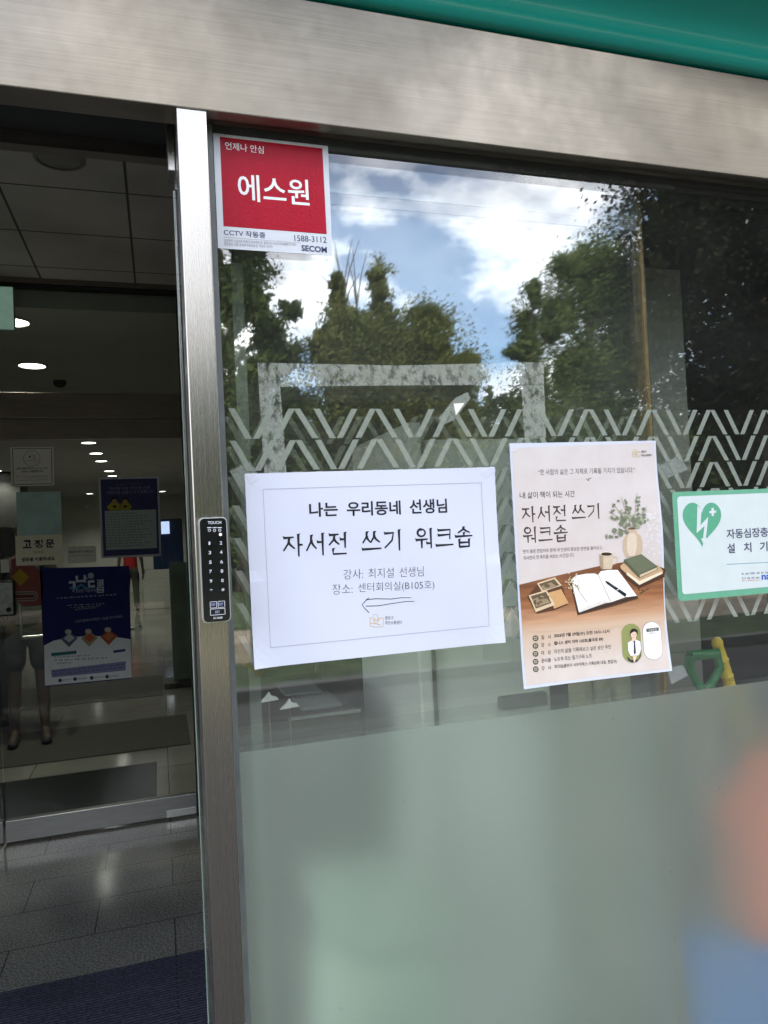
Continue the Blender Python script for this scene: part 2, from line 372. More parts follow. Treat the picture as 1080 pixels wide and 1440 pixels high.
CLEARTAPE = film_mat('clear_tape', (.8, .82, .84), .22)
BROWNTAPE = film_mat('brown_tape', lin((150, 125, 70)), .6)
PAINTWALL = pm('pale_painted_wall', (.78, .78, .75), .7, var=.06, scale=3, bump=.05)
BROWNWALL = pm('brown_panel_wall', (.075, .058, .042), .5, var=.25, scale=4, stretch=(1, 1, 6))
STONE = pm('facade_stone', (.33, .31, .28), .6, var=.15, scale=12, bump=.1)
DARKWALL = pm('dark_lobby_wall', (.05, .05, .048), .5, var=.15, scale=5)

def tile_mat(name, c1, c2, mortar, bw, bh, rough, speck=.5, ms=.004, offs=.5, spscale=260):
    m = bpy.data.materials.new(name); m.use_nodes = True; n, l = N(m); b = n['Principled BSDF']; b.inputs['Roughness'].default_value = rough
    t = n.new('ShaderNodeTexCoord'); br = n.new('ShaderNodeTexBrick'); br.offset = offs
    for k, v in (('Color1', c1+(1,)), ('Color2', c2+(1,)), ('Mortar', mortar+(1,)), ('Scale', 1.0), ('Mortar Size', ms), ('Mortar Smooth', .2), ('Bias', 0), ('Brick Width', bw), ('Row Height', bh)): br.inputs[k].default_value = v
    nz = n.new('ShaderNodeTexNoise'); nz.inputs['Scale'].default_value = spscale; nz.inputs['Detail'].default_value = 3
    n3 = n.new('ShaderNodeTexNoise'); n3.inputs['Scale'].default_value = 1.7; n3.inputs['Detail'].default_value = 6
    r = n.new('ShaderNodeValToRGB'); r.color_ramp.elements[0].position = .36; r.color_ramp.elements[1].position = .64
    r.color_ramp.elements[0].color = (1-speck, 1-speck, 1-speck, 1); r.color_ramp.elements[1].color = (1+speck*.6,)*3+(1,)
    r3 = n.new('ShaderNodeValToRGB'); r3.color_ramp.elements[0].position = .3; r3.color_ramp.elements[1].position = .7
    r3.color_ramp.elements[0].color = (.75, .75, .75, 1); r3.color_ramp.elements[1].color = (1.15, 1.15, 1.15, 1)
    m1 = n.new('ShaderNodeMix'); m1.data_type = 'RGBA'; m1.blend_type = 'MULTIPLY'; m1.inputs[0].default_value = 1
    m2 = n.new('ShaderNodeMix'); m2.data_type = 'RGBA'; m2.blend_type = 'MULTIPLY'; m2.inputs[0].default_value = 1
    for x in (br, nz, n3): l.new(t.outputs['Object'], x.inputs['Vector'])
    l.new(nz.outputs['Fac'], r.inputs[0]); l.new(n3.outputs['Fac'], r3.inputs[0])
    l.new(br.outputs['Color'], m1.inputs[6]); l.new(r.outputs[0], m1.inputs[7])
    l.new(m1.outputs[2], m2.inputs[6]); l.new(r3.outputs[0], m2.inputs[7]); l.new(m2.outputs[2], b.inputs['Base Color'])
    bp = n.new('ShaderNodeBump'); bp.inputs['Strength'].default_value = .25; bp.inputs['Distance'].default_value = .003
    iv = n.new('ShaderNodeMath'); iv.operation = 'SUBTRACT'; iv.inputs[0].default_value = 1; l.new(br.outputs['Fac'], iv.inputs[1]); l.new(iv.outputs[0], bp.inputs['Height']); l.new(bp.outputs[0], b.inputs['Normal'])
    return m
GRANITE = tile_mat('granite_floor', (.39, .375, .345), (.35, .335, .31), (.12, .117, .11), .62, .30, .12, speck=.5, ms=.003, spscale=120)
LOBBYTILE = tile_mat('polished_lobby_tile', (.27, .26, .23), (.235, .23, .205), (.09, .09, .085), .9, .9, .12, speck=.25, offs=0)
CEILTILE = tile_mat('ceiling_panel', (.62, .57, .48), (.58, .54, .46), (.10, .09, .08), .49, .47, .7, speck=.10, ms=.006, offs=0)
PAVING = tile_mat('plaza_paving', (.05, .046, .04), (.043, .039, .034), (.028, .026, .024), .4, .2, .8, speck=.3, ms=.008)

# ------------------------------------------------------------------ ground and floors
def sheet_xy(name, x0, y0, x1, y1, z, mat, kind='structure'):
    bm = bmesh.new(); bm.faces.new([bm.verts.new(p) for p in ((x0, y0, z), (x1, y0, z), (x1, y1, z), (x0, y1, z))])
    me = bpy.data.meshes.new(name); bm.to_mesh(me); bm.free(); me.materials.append(mat)
    o = bpy.data.objects.new(name, me); COL.objects.link(o); return tag(o, kind=kind)
GRASSM = pm('lawn', (.045, .065, .02), .9, var=.45, scale=2.2, bump=.4, bscale=40)
sheet_xy('ground', -900, -900, 900, 900, -.03, GRASSM)
sheet_xy('pavement', -30, -6.2, 30, -.04, -.022, PAVING)
sheet_xy('path', -30, -11.5, 30, -8.4, -.026, pm('tan_path', (.30, .25, .18), .9, var=.2, scale=3, bump=.2))
MB().box((-30, -6.35, -.03), (30, -6.2, .09)).build('kerb', pm('kerb_stone', (.12, .115, .105), .8, var=.12, scale=6))['kind'] = 'structure'
sheet_xy('vestibule_floor', -2.2, -.04, 3.2, 3.53, 0.0, GRANITE)
sheet_xy('lobby_floor', -5, 3.53, 5, 26, 0.0, LOBBYTILE)

# ------------------------------------------------------------------ the building
bld = empty('building', (0, 1.8, 0), label='civic building behind the steel framed entrance, with its dim vestibule and lobby walls', cat='building')
box('facade_wall', (-14, -.02, -.03), (-1.9, .3, 13), STONE, bld)
box('facade_wall', (1.75, -.02, -.03), (16, .3, 13), STONE, bld)
box('facade_wall', (-1.9, .02, 2.62), (1.75, .3, 13), STONE, bld)
box('roof', (-14, -.3, 13.0), (16, 27, 13.25), STONE, bld)  # unseen roof and tall walls, raised so their shadow covers the plaza
box('side_wall', (-14, .3, -.03), (-13.7, 27, 13), STONE, bld); box('side_wall', (15.7, .3, -.03), (16, 27, 13), STONE, bld)
box('back_wall', (-13.7, 26.7, -.03), (15.7, 27, 13), STONE, bld)
box('vestibule_wall', (-2.3, .3, 0), (-2.2, 3.5, 3.03), PAINTWALL, bld)
box('vestibule_wall', (3.2, .3, 0), (3.3, 3.6, 3.03), BROWNWALL, bld)
box('vestibule_wall', (.262, 3.5, 0), (3.2, 3.6, 3.03), BROWNWALL, bld)
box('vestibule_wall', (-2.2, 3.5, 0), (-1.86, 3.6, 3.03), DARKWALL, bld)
box('bulkhead', (.30, .3, 2.40), (3.2, 3.49, 2.6), BROWNWALL, bld)
ce = MB().box((-2.23, .26, 3.03), (3.37, 3.58, 3.10)).build('vestibule_ceiling', CEILTILE, bld); ce.location = (-.07, .036, 0)
box('lobby_ceiling', (-5, 3.62, 2.9), (5, 26, 3.0), pm('lobby_ceiling_paint', (.52, .52, .49), .8, var=.05, scale=3), bld)
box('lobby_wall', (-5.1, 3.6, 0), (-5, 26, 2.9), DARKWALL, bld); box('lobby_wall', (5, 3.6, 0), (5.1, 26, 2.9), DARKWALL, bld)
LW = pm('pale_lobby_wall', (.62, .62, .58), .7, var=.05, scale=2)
box('lobby_wall', (-5, 22.4, 0), (5, 22.6, 2.9), LW, bld)
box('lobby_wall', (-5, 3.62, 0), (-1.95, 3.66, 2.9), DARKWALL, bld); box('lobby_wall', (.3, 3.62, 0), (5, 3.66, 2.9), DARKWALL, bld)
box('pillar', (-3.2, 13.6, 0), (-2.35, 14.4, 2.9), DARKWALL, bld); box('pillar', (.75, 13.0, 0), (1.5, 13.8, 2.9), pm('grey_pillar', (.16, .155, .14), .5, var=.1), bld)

# ------------------------------------------------------------------ entrance frame with the fixed window
fr = empty('entrance_frame', (.05, 0, 0), label='brushed steel entrance frame holding the large fixed window beside the open doorway', cat='door frame')
XL, XR = -1.75, 1.6
hm = MB(); hm.box((XL, -.030, 2.0235), (XR, .005, 2.160), .0012); hm.build('header', STEEL_H, fr)
MB().box((XL, .0055, 2.10), (XR, .2145, 2.60)).build('track_cavity_fill', BLACK, fr)  # black block fills the open track cavity, its shade put into the colour
MB().box((XL, .195, 2.082), (.08, .2145, 2.0995)).build('track_lip', DARKSTEEL, fr)
MB().box((.0345, -.030, -.02), (.0648, .030, 2.0232), .0015).build('post', STEEL_V, fr)
MB().box((XL-.05, -.030, -.02), (XL, .06, 2.0232), .0015).build('post', STEEL_V, fr)
MB().box((XR, -.030, -.02), (XR+.05, .06, 2.16), .0015).build('post', STEEL_V, fr)
MB().box((.0652, -.030, -.02), (XR, .03, .095), .0015).build('sill', STEEL_H, fr)
MB().box((.0650, -.006, .095), (.0722, .016, 2.0230)).build('gasket', pm('grey_gasket', (.10, .11, .105), .5, var=.2, scale=30), fr)
MB().box((.0723, -.004, 2.0165), (XR, .014, 2.0232)).build('gasket', BLACK, fr)
MB().box((.026, .033, 1.987), (.0342, .066, 2.05), .001).build('track_stop', STEEL, fr)
MB().box((.0725, 0, .0952), (XR, .010, 2.0164)).build('window_pane', GLASS, fr)
bm = MB(); bm.box((.0726, -.0006, .0955), (XR, -.0003, 1.3475)); bm.build('frosted_film', FROST, fr)

def quads(name, mat, Q, y0, y1, parent):
    m = MB()
    for q in Q:
        A = [m.bm.verts.new((x, y0, z)) for x, z in q]; B = [m.bm.verts.new((x, y1, z)) for x, z in q]; k = len(q)
        for i in range(k): m.bm.faces.new((A[i], A[(i+1) % k], B[(i+1) % k], B[i]))
        m.bm.faces.new(A[::-1]); m.bm.faces.new(B)
    return m.build(name, mat, parent)
def chevrons(x0, x1, ztop, rows, skip=None):
    Q = []; half = .0227; hgt = .0335; w = .0072; rowp = .0355
    for r in range(rows):
        z1 = ztop-r*rowp; z0 = z1-hgt; i = 0; x = x0
        while x < x1:
            up = i % 2                                          # V and inverted V by turns
            for a, b in (((x, z1), (x+half-.002-w/2, z0)), ((x+half*2-.001, z1), (x+half+.002+w/2-w*.4, z0))) if not up else (((x, z0), (x+half-w/2, z1)), ((x+half*2-.001, z0), (x+half+w/2-w*.2, z1))):
                Q.append([(a[0]-w/2, a[1]), (a[0]+w/2, a[1]), (b[0]+w/2, b[1]), (b[0]-w/2, b[1])])
            x += half*2+.0021; i += 1
    return Q
quads('chevron_band', CHEV, chevrons(.104-.0227, 1.5, 1.7180, 8), .0103, .0106, fr)
# glue left by an old taped frame and a strip near the top
def strip(px):
    return [(at(p[0], p[1], .0108).x, at(p[0], p[1], .0108).z) for p in px]
quads('glue_residue', RESID, [strip(((362, 510), (560, 514), (765, 509), (765, 541), (560, 542), (364, 544))), strip(((364, 544.5), (394, 544), (399, 610), (404, 680), (373, 682), (368, 610))), strip(((733, 541.5), (765, 541.5), (767, 580), (768, 616), (738, 617), (735, 580)))], .0108, .0110, fr)
quads('glue_smear', SMEAR, [strip(((695, 241), (740, 246), (800, 252), (850, 256), (882, 262), (884, 275), (850, 272), (800, 263), (740, 259), (698, 251)))], .0108, .0110, fr)
for q_ in (strip(((395, 360), (448, 362), (448, 387), (396, 384))), strip(((322, 662), (352, 650), (366, 670), (345, 690))), strip(((348, 920), (372, 905), (392, 925), (360, 945))), strip(((928, 655), (955, 640), (968, 660), (940, 672))), strip(((938, 940), (960, 935), (968, 950), (945, 962)))): quads('clear_tape', CLEARTAPE, [q_], .0112, .0114, fr)
quads('brown_tape', BROWNTAPE, [strip(((328, 912), (348, 897), (360, 925), (344, 940))), strip(((346, 935), (370, 932), (376, 945), (362, 951)))], .0116, .0118, fr)
quads('tape_scrap', pm('cream_paper_scrap', (.75, .72, .6), .6), [strip(((633, 570), (648, 569), (636, 586)))], -.0006, -.0003, fr)
quads('clear_tape', film_mat('clear_tape_piece', (.75, .78, .76), .30), [strip(((617, 588), (640, 560), (658, 551), (662, 560), (640, 590), (622, 598)))], .0116, .0118, fr)
box('key_cylinder_plate', (.046, -.032, 1.05), (.054, -.030, 1.06), STEEL, fr)

# canopy fascia above: glossy teal, bulging out towards the street
prof = [(-.0310, 2.1625), (-.0345, 2.163), (-.0385, 2.166), (-.042, 2.171), (-.045, 2.178), (-.048, 2.186), (-.052, 2.194), (-.058, 2.202), (-.067, 2.210), (-.080, 2.219), (-.098, 2.230), (-.122, 2.245), (-.150, 2.265), (-.178, 2.292), (-.20, 2.325), (-.212, 2.37), (-.216, 2.42), (-.216, 2.62), (.015, 2.62), (.015, 2.1625)]
cn = empty('canopy', (0, -.03, 2.1625), label='glossy teal fascia bulging out above the brushed steel header', cat='canopy')
MB().prism(prof, 0, -.72, 3.2).build('fascia_panel', TEAL, cn, True)
MB().prism([(-.2185, 2.44), (-.2165, 2.44), (-.2165, 2.45), (-.2185, 2.45)], 0, -.72, 3.2).build('trim_line', BLACK, cn)

# ------------------------------------------------------------------ open sliding leaf, parked behind the window
sl = empty('sliding_door', (.34, .06, 0), label='frameless glass sliding door slid open and parked behind the fixed window', cat='sliding door')
LX0, LX1 = .0322, .652
MB().box((LX0, .054, .105), (LX1, .066, 1.9745)).build('glass_pane', LEAFGLASS, sl)
MB().box((LX0+.001, .052, .012), (LX1, .068, .1045), .001).build('bottom_rail', STEEL, sl)
RAIL = pm('pale_anodised_rail', (.62, .63, .62), .28, .85, var=.05, scale=4, stretch=(1, 30, 30))
MB().box((LX0+.001, .050, 1.9875), (LX1, .070, 2.035), .001).build('top_rail', RAIL, sl)
MB().box((LX0+.001, .052, 1.9750), (LX1, .068, 1.9872)).build('rail_lip', pm('shaded_rail_lip', (.30, .30, .31), .4, .5, var=.1), sl)  # shadow side of the rail put into the lip's grey
MB().box((LX1+.0002, .050, .012), (LX1+.0048, .070, 2.035)).build('edge_seal', AMBER, sl)
MB().box((LX1+.005, .056, .012), (LX1+.011, .066, 2.035)).build('edge_seal', pm('dark_olive_seal', (.07, .06, .03), .6), sl)
MB().box((LX0-.0012, .0545, .106), (LX0-.0002, .0655, 1.974)).build('polished_edge', EDGEGLASS, sl)
MB().box((LX0, .0664, .106), (LX1, .0667, 1.3475)).build('frosted_film', film_mat('thin_frosted_film', (.5, .53, .5), .10)
, sl)
MB().box((.0935, .0668, .106), (.107, .0672, 1.90)).build('painted_streak', film_mat('painted_light_streak', (.6, .63, .6), .42), sl)  # pale strip added for the light streak mirrored along the leaf's edge
quads('chevron_band', CHEV2, chevrons(.104-.0227, LX1-.04, 1.7180, 8), .0664, .0667, sl)

# keypad on the post
kp = empty('door_keypad', (.054, -.030, 1.545), label='slim black touch keypad with a silver rim, on the steel post', cat='keypad')
def rr(x0, z0, x1, z1, r):
    out = []
    for cx, cz, t0 in ((x1-r, z1-r, 0), (x0+r, z1-r, 90), (x0+r, z0+r, 180), (x1-r, z0+r, 270)):
        out += [(cx+r*math.cos(math.radians(t0+15*k)), cz+r*math.sin(math.radians(t0+15*k))) for k in range(7)]
    return out
KX0, KX1, KZ0, KZ1 = .0385, .0668, 1.4925, 1.5985
MB().prism(rr(KX0, KZ0, KX1, KZ1, .005), 1, -.0420, -.0302).build('rim', pm('keypad_rim', (.55, .55, .53), .35, .6, var=.05), kp)
MB().prism(rr(KX0+.0012, KZ0+.0012, KX1-.0012, KZ1-.0012, .0042), 1, -.0436, -.0421).build('touch_panel', pm('keypad_black', (.006, .006, .007), .16, var=.2, scale=80), kp)
# ------------------------------------------------------------------ writing on the keypad (digitised, local parts of the keypad)
WHITE = ink('white', (225, 225, 225)); NAVY = ink('navy', (40, 52, 88)); INKBLK = ink('black', (28, 27, 32)); GREYINK = ink('grey', (120, 118, 122))
def adopt(sheet, thing):
    """hand the printed parts of a helper sheet over to the thing they are printed on"""
    for part, o in sheet.done().items():
        w = wmat(o); o.parent = thing; o.matrix_parent_inverse = wmat(thing).inverted(); o.matrix_basis = w
    bpy.data.objects.remove(sheet.o)
K = Sheet('keypad_print', -.0437, (.054, 1.545), 0, (260, 700, 7.2), '', '')
KW = ink('keypad_white', (190, 192, 196))
K.text('lettering', KW, 'TOUCH', (232, 268), (368, 264), 30, off=.02)
for i, x in enumerate((247, 300, 352)):
    K.stroke('indicator', KW, [(x-22, 303), (x+22, 301)], .0008)
    for t in range(12):
        a, b = 2*math.pi*t/12, 2*math.pi*(t+1)/12
        K.stroke('indicator', KW, [(x+12*math.cos(a), 329+12*math.sin(a)), (x+12*math.cos(b), 329+12*math.sin(b))], .0006)
K.ell('status_lamp', ink('lamp_white', (250, 250, 250)), (360, 372), 15)
for ch, x, y in (('1', 248, 477), ('2', 364, 474), ('3', 252, 572), ('4', 367, 567), ('5', 257, 670), ('6', 371, 664), ('7', 259, 764), ('8', 374, 758), ('9', 263, 860), ('0', 379, 853)):
    w = 8 if ch == '1' else 13; K.text('key_number', KW, ch, (x-w, y), (x+w, y), 34, off=.015)
K.text('key_number', KW, '*', (252, 948), (280, 947), 24, off=.03); K.text('key_number', KW, '#', (370, 944), (400, 943), 28, off=.02)
def frame(S, part, mat, q, w, layer=1):
    for i in range(4): S.stroke(part, mat, [q[i], q[(i+1) % 4]], w, layer)
frame(K, 'key_mark', KW, [(255, 1055), (320, 1050), (322, 1112), (257, 1117)], .0005); frame(K, 'key_mark', KW, [(335, 1049), (402, 1044), (404, 1106), (337, 1111)], .0005)
frame(K, 'key_mark', KW, [(257, 1128), (405, 1118), (407, 1178), (259, 1190)], .0005)
for a, b in (((268, 1096), (310, 1093)), ((345, 1090), (390, 1087)), ((308, 1170), (354, 1166))): K.text('key_mark', ink('key_blue', (150, 155, 200)), 'KEY', a, b, 26, off=.01)
K.text('lettering', KW, 'SC-N08', (288, 1228), (380, 1221), 20, off=.02)
adopt(K, kp)

# ------------------------------------------------------------------ red security sticker
S1 = Sheet('security_sticker', -.0002, (.1365, 1.955), .002, (280, 160, 4.909), 'square red and white CCTV sticker in the top left corner of the window', 'sticker')
PAPERW = pm('sticker_white', (.56, .57, .60), .35, var=.03, scale=40, bump=.04, bscale=250)
REDV = pm('red_vinyl', lin((160, 6, 34)), .28, var=.05, scale=60, bump=.2, bscale=330, spec=.14)
S1.poly('sheet', PAPERW, [(95, 112), (888, 205), (920, 980), (130, 928)], 0)
S1.poly('red_panel', REDV, [(142, 160), (850, 240), (880, 832), (168, 777)], 1)
S1.text('lettering', WHITE, '언제나 안심', (180, 247), (446, 278), 52, 2, .004)
S1.text('lettering', WHITE, '에스원', (272, 600), (763, 640), 186, 2, .012)
S1.text('small_print', NAVY, 'CCTV 작동중', (170, 838), (458, 862), 42, 1, .012)
S1.text('small_print', NAVY, '1588-3112', (658, 880), (880, 893), 42, 1, .008)
S1.stroke('small_print', GREYINK, [(172, 853), (700, 893)], .00025)
S1.text('small_print', GREYINK, '설치목적: 시설안전, 화재 및 범죄예방 등  촬영시간: 24시간 연속촬영 및 녹화', (173, 886), (667, 916), 21, 1)
S1.text('small_print', GREYINK, '촬영범위: 건물 내 외부 주요시설 등  책임자: 관리자', (174, 910), (508, 930), 21, 1)
S1.text('emblem', NAVY, 'SECOM', (706, 948), (882, 962), 42, 1, .03)
S1.done()

# ------------------------------------------------------------------ white A4 notice
def bend_notice(u, v): return .006*(max(0, -u-.10)/.05)**2*(max(0, -v-.055)/.05)**2 + .003*(max(0, u-.11)/.04)**2*(max(0, -v-.06)/.045)**2 + .0008*math.sin(u*23+v*31) + .0012*math.sin((u+.14)*9)+.0016*max(0, (abs(u)-.11)/.04)**2*(v < 0)
bend_notice.__name__ = 'bend'
S2 = Sheet('paper_notice', -.0008, (.2401, 1.5406), .0032, (320, 640, 2.7), 'white landscape paper notice with a hand drawn arrow, taped to the window glass', 'notice', bend_notice)
PAPER = pm('copy_paper', (.545, .555, .635), .75, var=.015, scale=14, spec=.3)
S2.poly('sheet', PAPER, [(-.1485, .105), (-.1485, -.105), (.1485, -.105), (.1485, .105)], 0, True)
FINE = ink('fine_grey', (150, 152, 165))
frame(S2, 'border_line', FINE, [(135, 130), (962, 105), (990, 648), (162, 730)], .0005)
for wd, a, b in (('나는', (310, 236), (418, 232)), ('우리동네', (452, 232), (656, 226)), ('선생님', (690, 224), (833, 219))): S2.text('lettering', INKBLK, wd, a, b, 55, 1, .022)
for wd, a, b, h in (('자서전', (210, 390), (458, 378), 90), ('쓰기', (510, 370), (662, 363), 84), ('워크숍', (712, 358), (930, 348), 80)): S2.brush('title', INKBLK, wd, a, b, h, .0023, 1)
for wd, a, b in (('강사:', (440, 472), (514, 469)), ('최지설', (534, 468), (630, 464)), ('선생님', (652, 463), (742, 459))): S2.text('lettering', INKBLK, wd, a, b, 38, 1, -.014)
for wd, a, b in (('장소:', (398, 530), (474, 526)), ('센터회의실(B105호)', (496, 526), (783, 512))): S2.text('lettering', INKBLK, wd, a, b, 40, 1, -.014)
S2.stroke('hand_drawn_arrow', INKBLK, [(524, 549), (560, 545), (620, 546), (660, 541), (696, 541)], .0008, 1, (1, .7)); S2.stroke('hand_drawn_arrow', INKBLK, [(524, 573), (570, 572), (630, 562), (680, 555), (708, 555)], .0008, 1, (1, .7))
S2.stroke('hand_drawn_arrow', INKBLK, [(536, 541), (522, 555), (510, 567), (520, 582), (537, 598)], .0008)
GOLD = ink('gold', (196, 165, 105))
def logo(S, x, y, s, part='logo', layer=1):
    P = lambda a, b: (x+a*s, y+b*s)
    for c in ([P(0, .3), P(.25, .3), P(.25, .05), P(.55, .05), P(.55, .3), P(1, .3)], [P(0, .3), P(0, .9), P(.3, .98), P(1, .98), P(1, .3)], [P(.2, .45), P(.75, .45)], [P(.35, .3), P(.35, .75)], [P(.55, .45), P(.55, .8), P(.8, .8)], [P(0, .7), P(.5, .7)], [P(.65, .3), P(.65, .55)]):
        S.stroke(part, GOLD, c, .0007 if s > 44 else .0006, layer)
logo(S2, 540, 603, 50)
S2.text('lettering', GREYINK, '종로구', (597, 625), (629, 624), 13, 1, .01); S2.text('lettering', GREYINK, '주민소통센터', (597, 644), (660, 641), 14, 1, .01)
TAPE = film_mat('matte_tape', (.72, .73, .80), .5)
S2.poly(S2.fresh('tape_piece'), TAPE, [(68, 75), (100, 68), (120, 92), (88, 112)], 2); S2.poly(S2.fresh('tape_piece'), TAPE, [(960, 68), (1000, 42), (1018, 62), (975, 92)], 2)
S2.done()

# ------------------------------------------------------------------ illustrated workshop poster
def bend_poster(u, v): return .004*max(0, (u-.02)/.085)**2*(.5+.5*math.sin(v*34+.6)) + .0025*max(0, (-v-.10)/.05)**2 + .001*math.sin(u*30)
bend_poster.__name__ = 'bend'
S3 = Sheet('workshop_poster', -.0008, (.5158, 1.5266), .0043, (700, 610, 3.892), 'portrait poster of a vase, open notebook and wooden desk, taped to the window', 'poster', bend_poster)
S3.poly('sheet', PAPER, [(-.105, .1485), (-.105, -.1485), (.105, -.1485), (.105, .1485)], 0, True)
def lin2(c): return tuple(v*k for v, k in zip(lin(c), (.77, .735, .69)))
def grad_ink(name, stops, axis='Z', lo=-.1485, hi=.1485, wood=None):
    m = bpy.data.materials.new('print_'+name); m.use_nodes = True; n, l = N(m); b = n['Principled BSDF']; b.inputs['Roughness'].default_value = .5; b.inputs['Specular IOR Level'].default_value = .3
    t = n.new('ShaderNodeTexCoord'); sp = n.new('ShaderNodeSeparateXYZ'); l.new(t.outputs['Object'], sp.inputs[0])
    mr = n.new('ShaderNodeMapRange'); mr.inputs['From Min'].default_value = lo; mr.inputs['From Max'].default_value = hi; l.new(sp.outputs[axis], mr.inputs['Value'])
    rp = n.new('ShaderNodeValToRGB'); e = rp.color_ramp.elements
    e[0].position, e[0].color = stops[0][0], lin2(stops[0][1])+(1,); e[1].position, e[1].color = stops[-1][0], lin2(stops[-1][1])+(1,)
    for p, c in stops[1:-1]: q = e.new(p); q.color = lin2(c)+(1,)
    l.new(mr.outputs[0], rp.inputs[0]); src = rp.outputs[0]
    nz = n.new('ShaderNodeTexNoise'); mp = n.new('ShaderNodeMapping'); mp.inputs['Scale'].default_value = (16, 16, 190) if wood else (30, 30, 30); mp.inputs['Rotation'].default_value = (0, .17 if wood else 0, 0)
    nz.inputs['Scale'].default_value = 1; nz.inputs['Detail'].default_value = 8; l.new(t.outputs['Object'], mp.inputs[0]); l.new(mp.outputs[0], nz.inputs[0])
    r2 = n.new('ShaderNodeValToRGB'); d = .62 if wood else .96; r2.color_ramp.elements[0].position = .3; r2.color_ramp.elements[1].position = .7
    r2.color_ramp.elements[0].color = (d, d*.96, d*.93, 1); r2.color_ramp.elements[1].color = (1.12, 1.1, 1.08, 1) if wood else (1.02, 1.02, 1.02, 1); l.new(nz.outputs['Fac'], r2.inputs[0])
    mx = n.new('ShaderNodeMix'); mx.data_type = 'RGBA'; mx.blend_type = 'MULTIPLY'; mx.inputs[0].default_value = 1; l.new(src, mx.inputs[6]); l.new(r2.outputs[0], mx.inputs[7])
    if wood:
        fd = n.new('ShaderNodeMapRange'); fd.inputs['From Min'].default_value = .02; fd.inputs['From Max'].default_value = .32; l.new(mr.outputs[0], fd.inputs['Value']); l.new(fd.outputs[0], mx.inputs[0])
    l.new(mx.outputs[2], b.inputs['Base Color']); return m
BGP = grad_ink('wall_and_margin', [(0, (226, 219, 217)), (.10, (228, 217, 210)), (.235, (222, 194, 170)), (.34, (226, 218, 217)), (1, (224, 219, 222))])
DESK = grad_ink('desk', [(0, (222, 194, 170)), (.14, (214, 168, 132)), (.38, (172, 116, 78)), (1, (116, 74, 50))], lo=-.0815, hi=.005, wood=True)
S3.poly('backdrop', BGP, [(76, 78), (852, 48), (925, 1282), (150, 1378)], 1)
S3.poly('desk_picture', DESK, [(116, 826), (300, 782), (560, 722), (700, 700), (860, 735), (898, 745), (912, 1020), (780, 1045), (500, 1072), (136, 1085)], 2)
SHAD = ink('leaf_shade', (208, 200, 200)); LEAF = ink('eucalyptus', (112, 118, 92)); LEAF2 = ink('eucalyptus_pale', (150, 152, 128)); STEMI = ink('stem_brown', (110, 95, 70))
rr_ = random.Random(4)
for i in range(70):
    S3.ell('vase_picture', SHAD, (rr_.uniform(795, 880), rr_.gauss(520, 55)), rr_.uniform(5, 12), rr_.uniform(3, 6), rr_.uniform(0, 3), 2, 8)
S3.poly('vase_picture', ink('vase', (188, 164, 138)), [(704, 518), (750, 518), (752, 540), (772, 556), (784, 590), (782, 640), (772, 668), (694, 676), (680, 640), (678, 590), (690, 558), (706, 542)], 3)
S3.poly('vase_picture', ink('vase_lit', (206, 186, 164)), [(712, 545), (738, 543), (752, 560), (754, 620), (742, 668), (712, 670), (698, 630), (700, 575)], 4)
S3.ell('vase_picture', ink('vase_mouth', (92, 76, 60)), (727, 519), 22, 5, 0, 4)
for pts in ([(727, 518), (700, 440), (668, 345)], [(727, 518), (745, 420), (755, 325)], [(727, 518), (770, 450), (806, 398)], [(722, 518), (660, 460), (602, 425)], [(724, 518), (690, 470), (622, 378)], [(712, 522), (650, 540), (585, 578)], [(730, 518), (770, 490), (795, 480)]):
    S3.stroke('vase_picture', STEMI, pts, .0005, 4)
    a, b, c = [Vector(p) for p in pts]
    for k in range(10):
        t = .22+k/10*.80; p = (1-t)**2*a+2*t*(1-t)*b+t*t*c
        q = (p.x+rr_.uniform(-19, 19), p.y+rr_.uniform(-14, 14)); z = 1.25-.7*t
        S3.ell('vase_picture', LEAF if rr_.random() < .65 else LEAF2, q, 11*z+2, 6*z+2, rr_.uniform(0, 3.1), 5, 9)
[S3.ell('vase_picture', LEAF, c_, 13, 12, 0, 6) for c_ in ((632, 528), (666, 548), (712, 410), (668, 492), (748, 470))]
# mug
S3.poly('mug_picture', ink('mug', (196, 176, 150)), [(553, 658), (627, 656), (624, 720), (618, 740), (566, 742), (556, 724)], 3)
S3.poly('mug_picture', ink('mug_shade', (160, 138, 112)), [(553, 658), (572, 660), (574, 741), (566, 742), (556, 724)], 4)
S3.ell('mug_picture', ink('mug_rim', (214, 198, 176)), (590, 657), 37, 13, 0, 4); S3.ell('mug_picture', ink('coffee', (58, 38, 26)), (590, 658), 30, 9, 0, 5)
S3.stroke('mug_picture', ink('mug', (196, 176, 150)), [(625, 676), (645, 672), (652, 690), (642, 708), (625, 714)], .0018, 3)
# stacked books
S3.poly('book_picture', ink('book_shadow', (74, 46, 30)), [(655, 735), (700, 800), (768, 846), (905, 785), (912, 740), (860, 720)], 3)
S3.poly('book_picture', ink('tan_cover', (190, 155, 118)), [(665, 722), (690, 700), (868, 718), (896, 748), (896, 764), (768, 828), (668, 738)], 4)
S3.poly('book_picture', ink('book_pages', (226, 208, 182)), [(700, 756), (768, 806), (890, 752), (892, 766), (768, 826), (698, 770)], 5)
S3.poly('book_picture', ink('green_cover', (84, 88, 66)), [(683, 688), (776, 658), (862, 724), (866, 742), (768, 790), (684, 706)], 6)
S3.poly('book_picture', ink('green_cover_lit', (100, 103, 80)), [(687, 688), (775, 661), (858, 724), (764, 768)], 7)
S3.poly('book_picture', ink('book_pages2', (205, 182, 150)), [(768, 772), (860, 731), (861, 742), (769, 785)], 7)
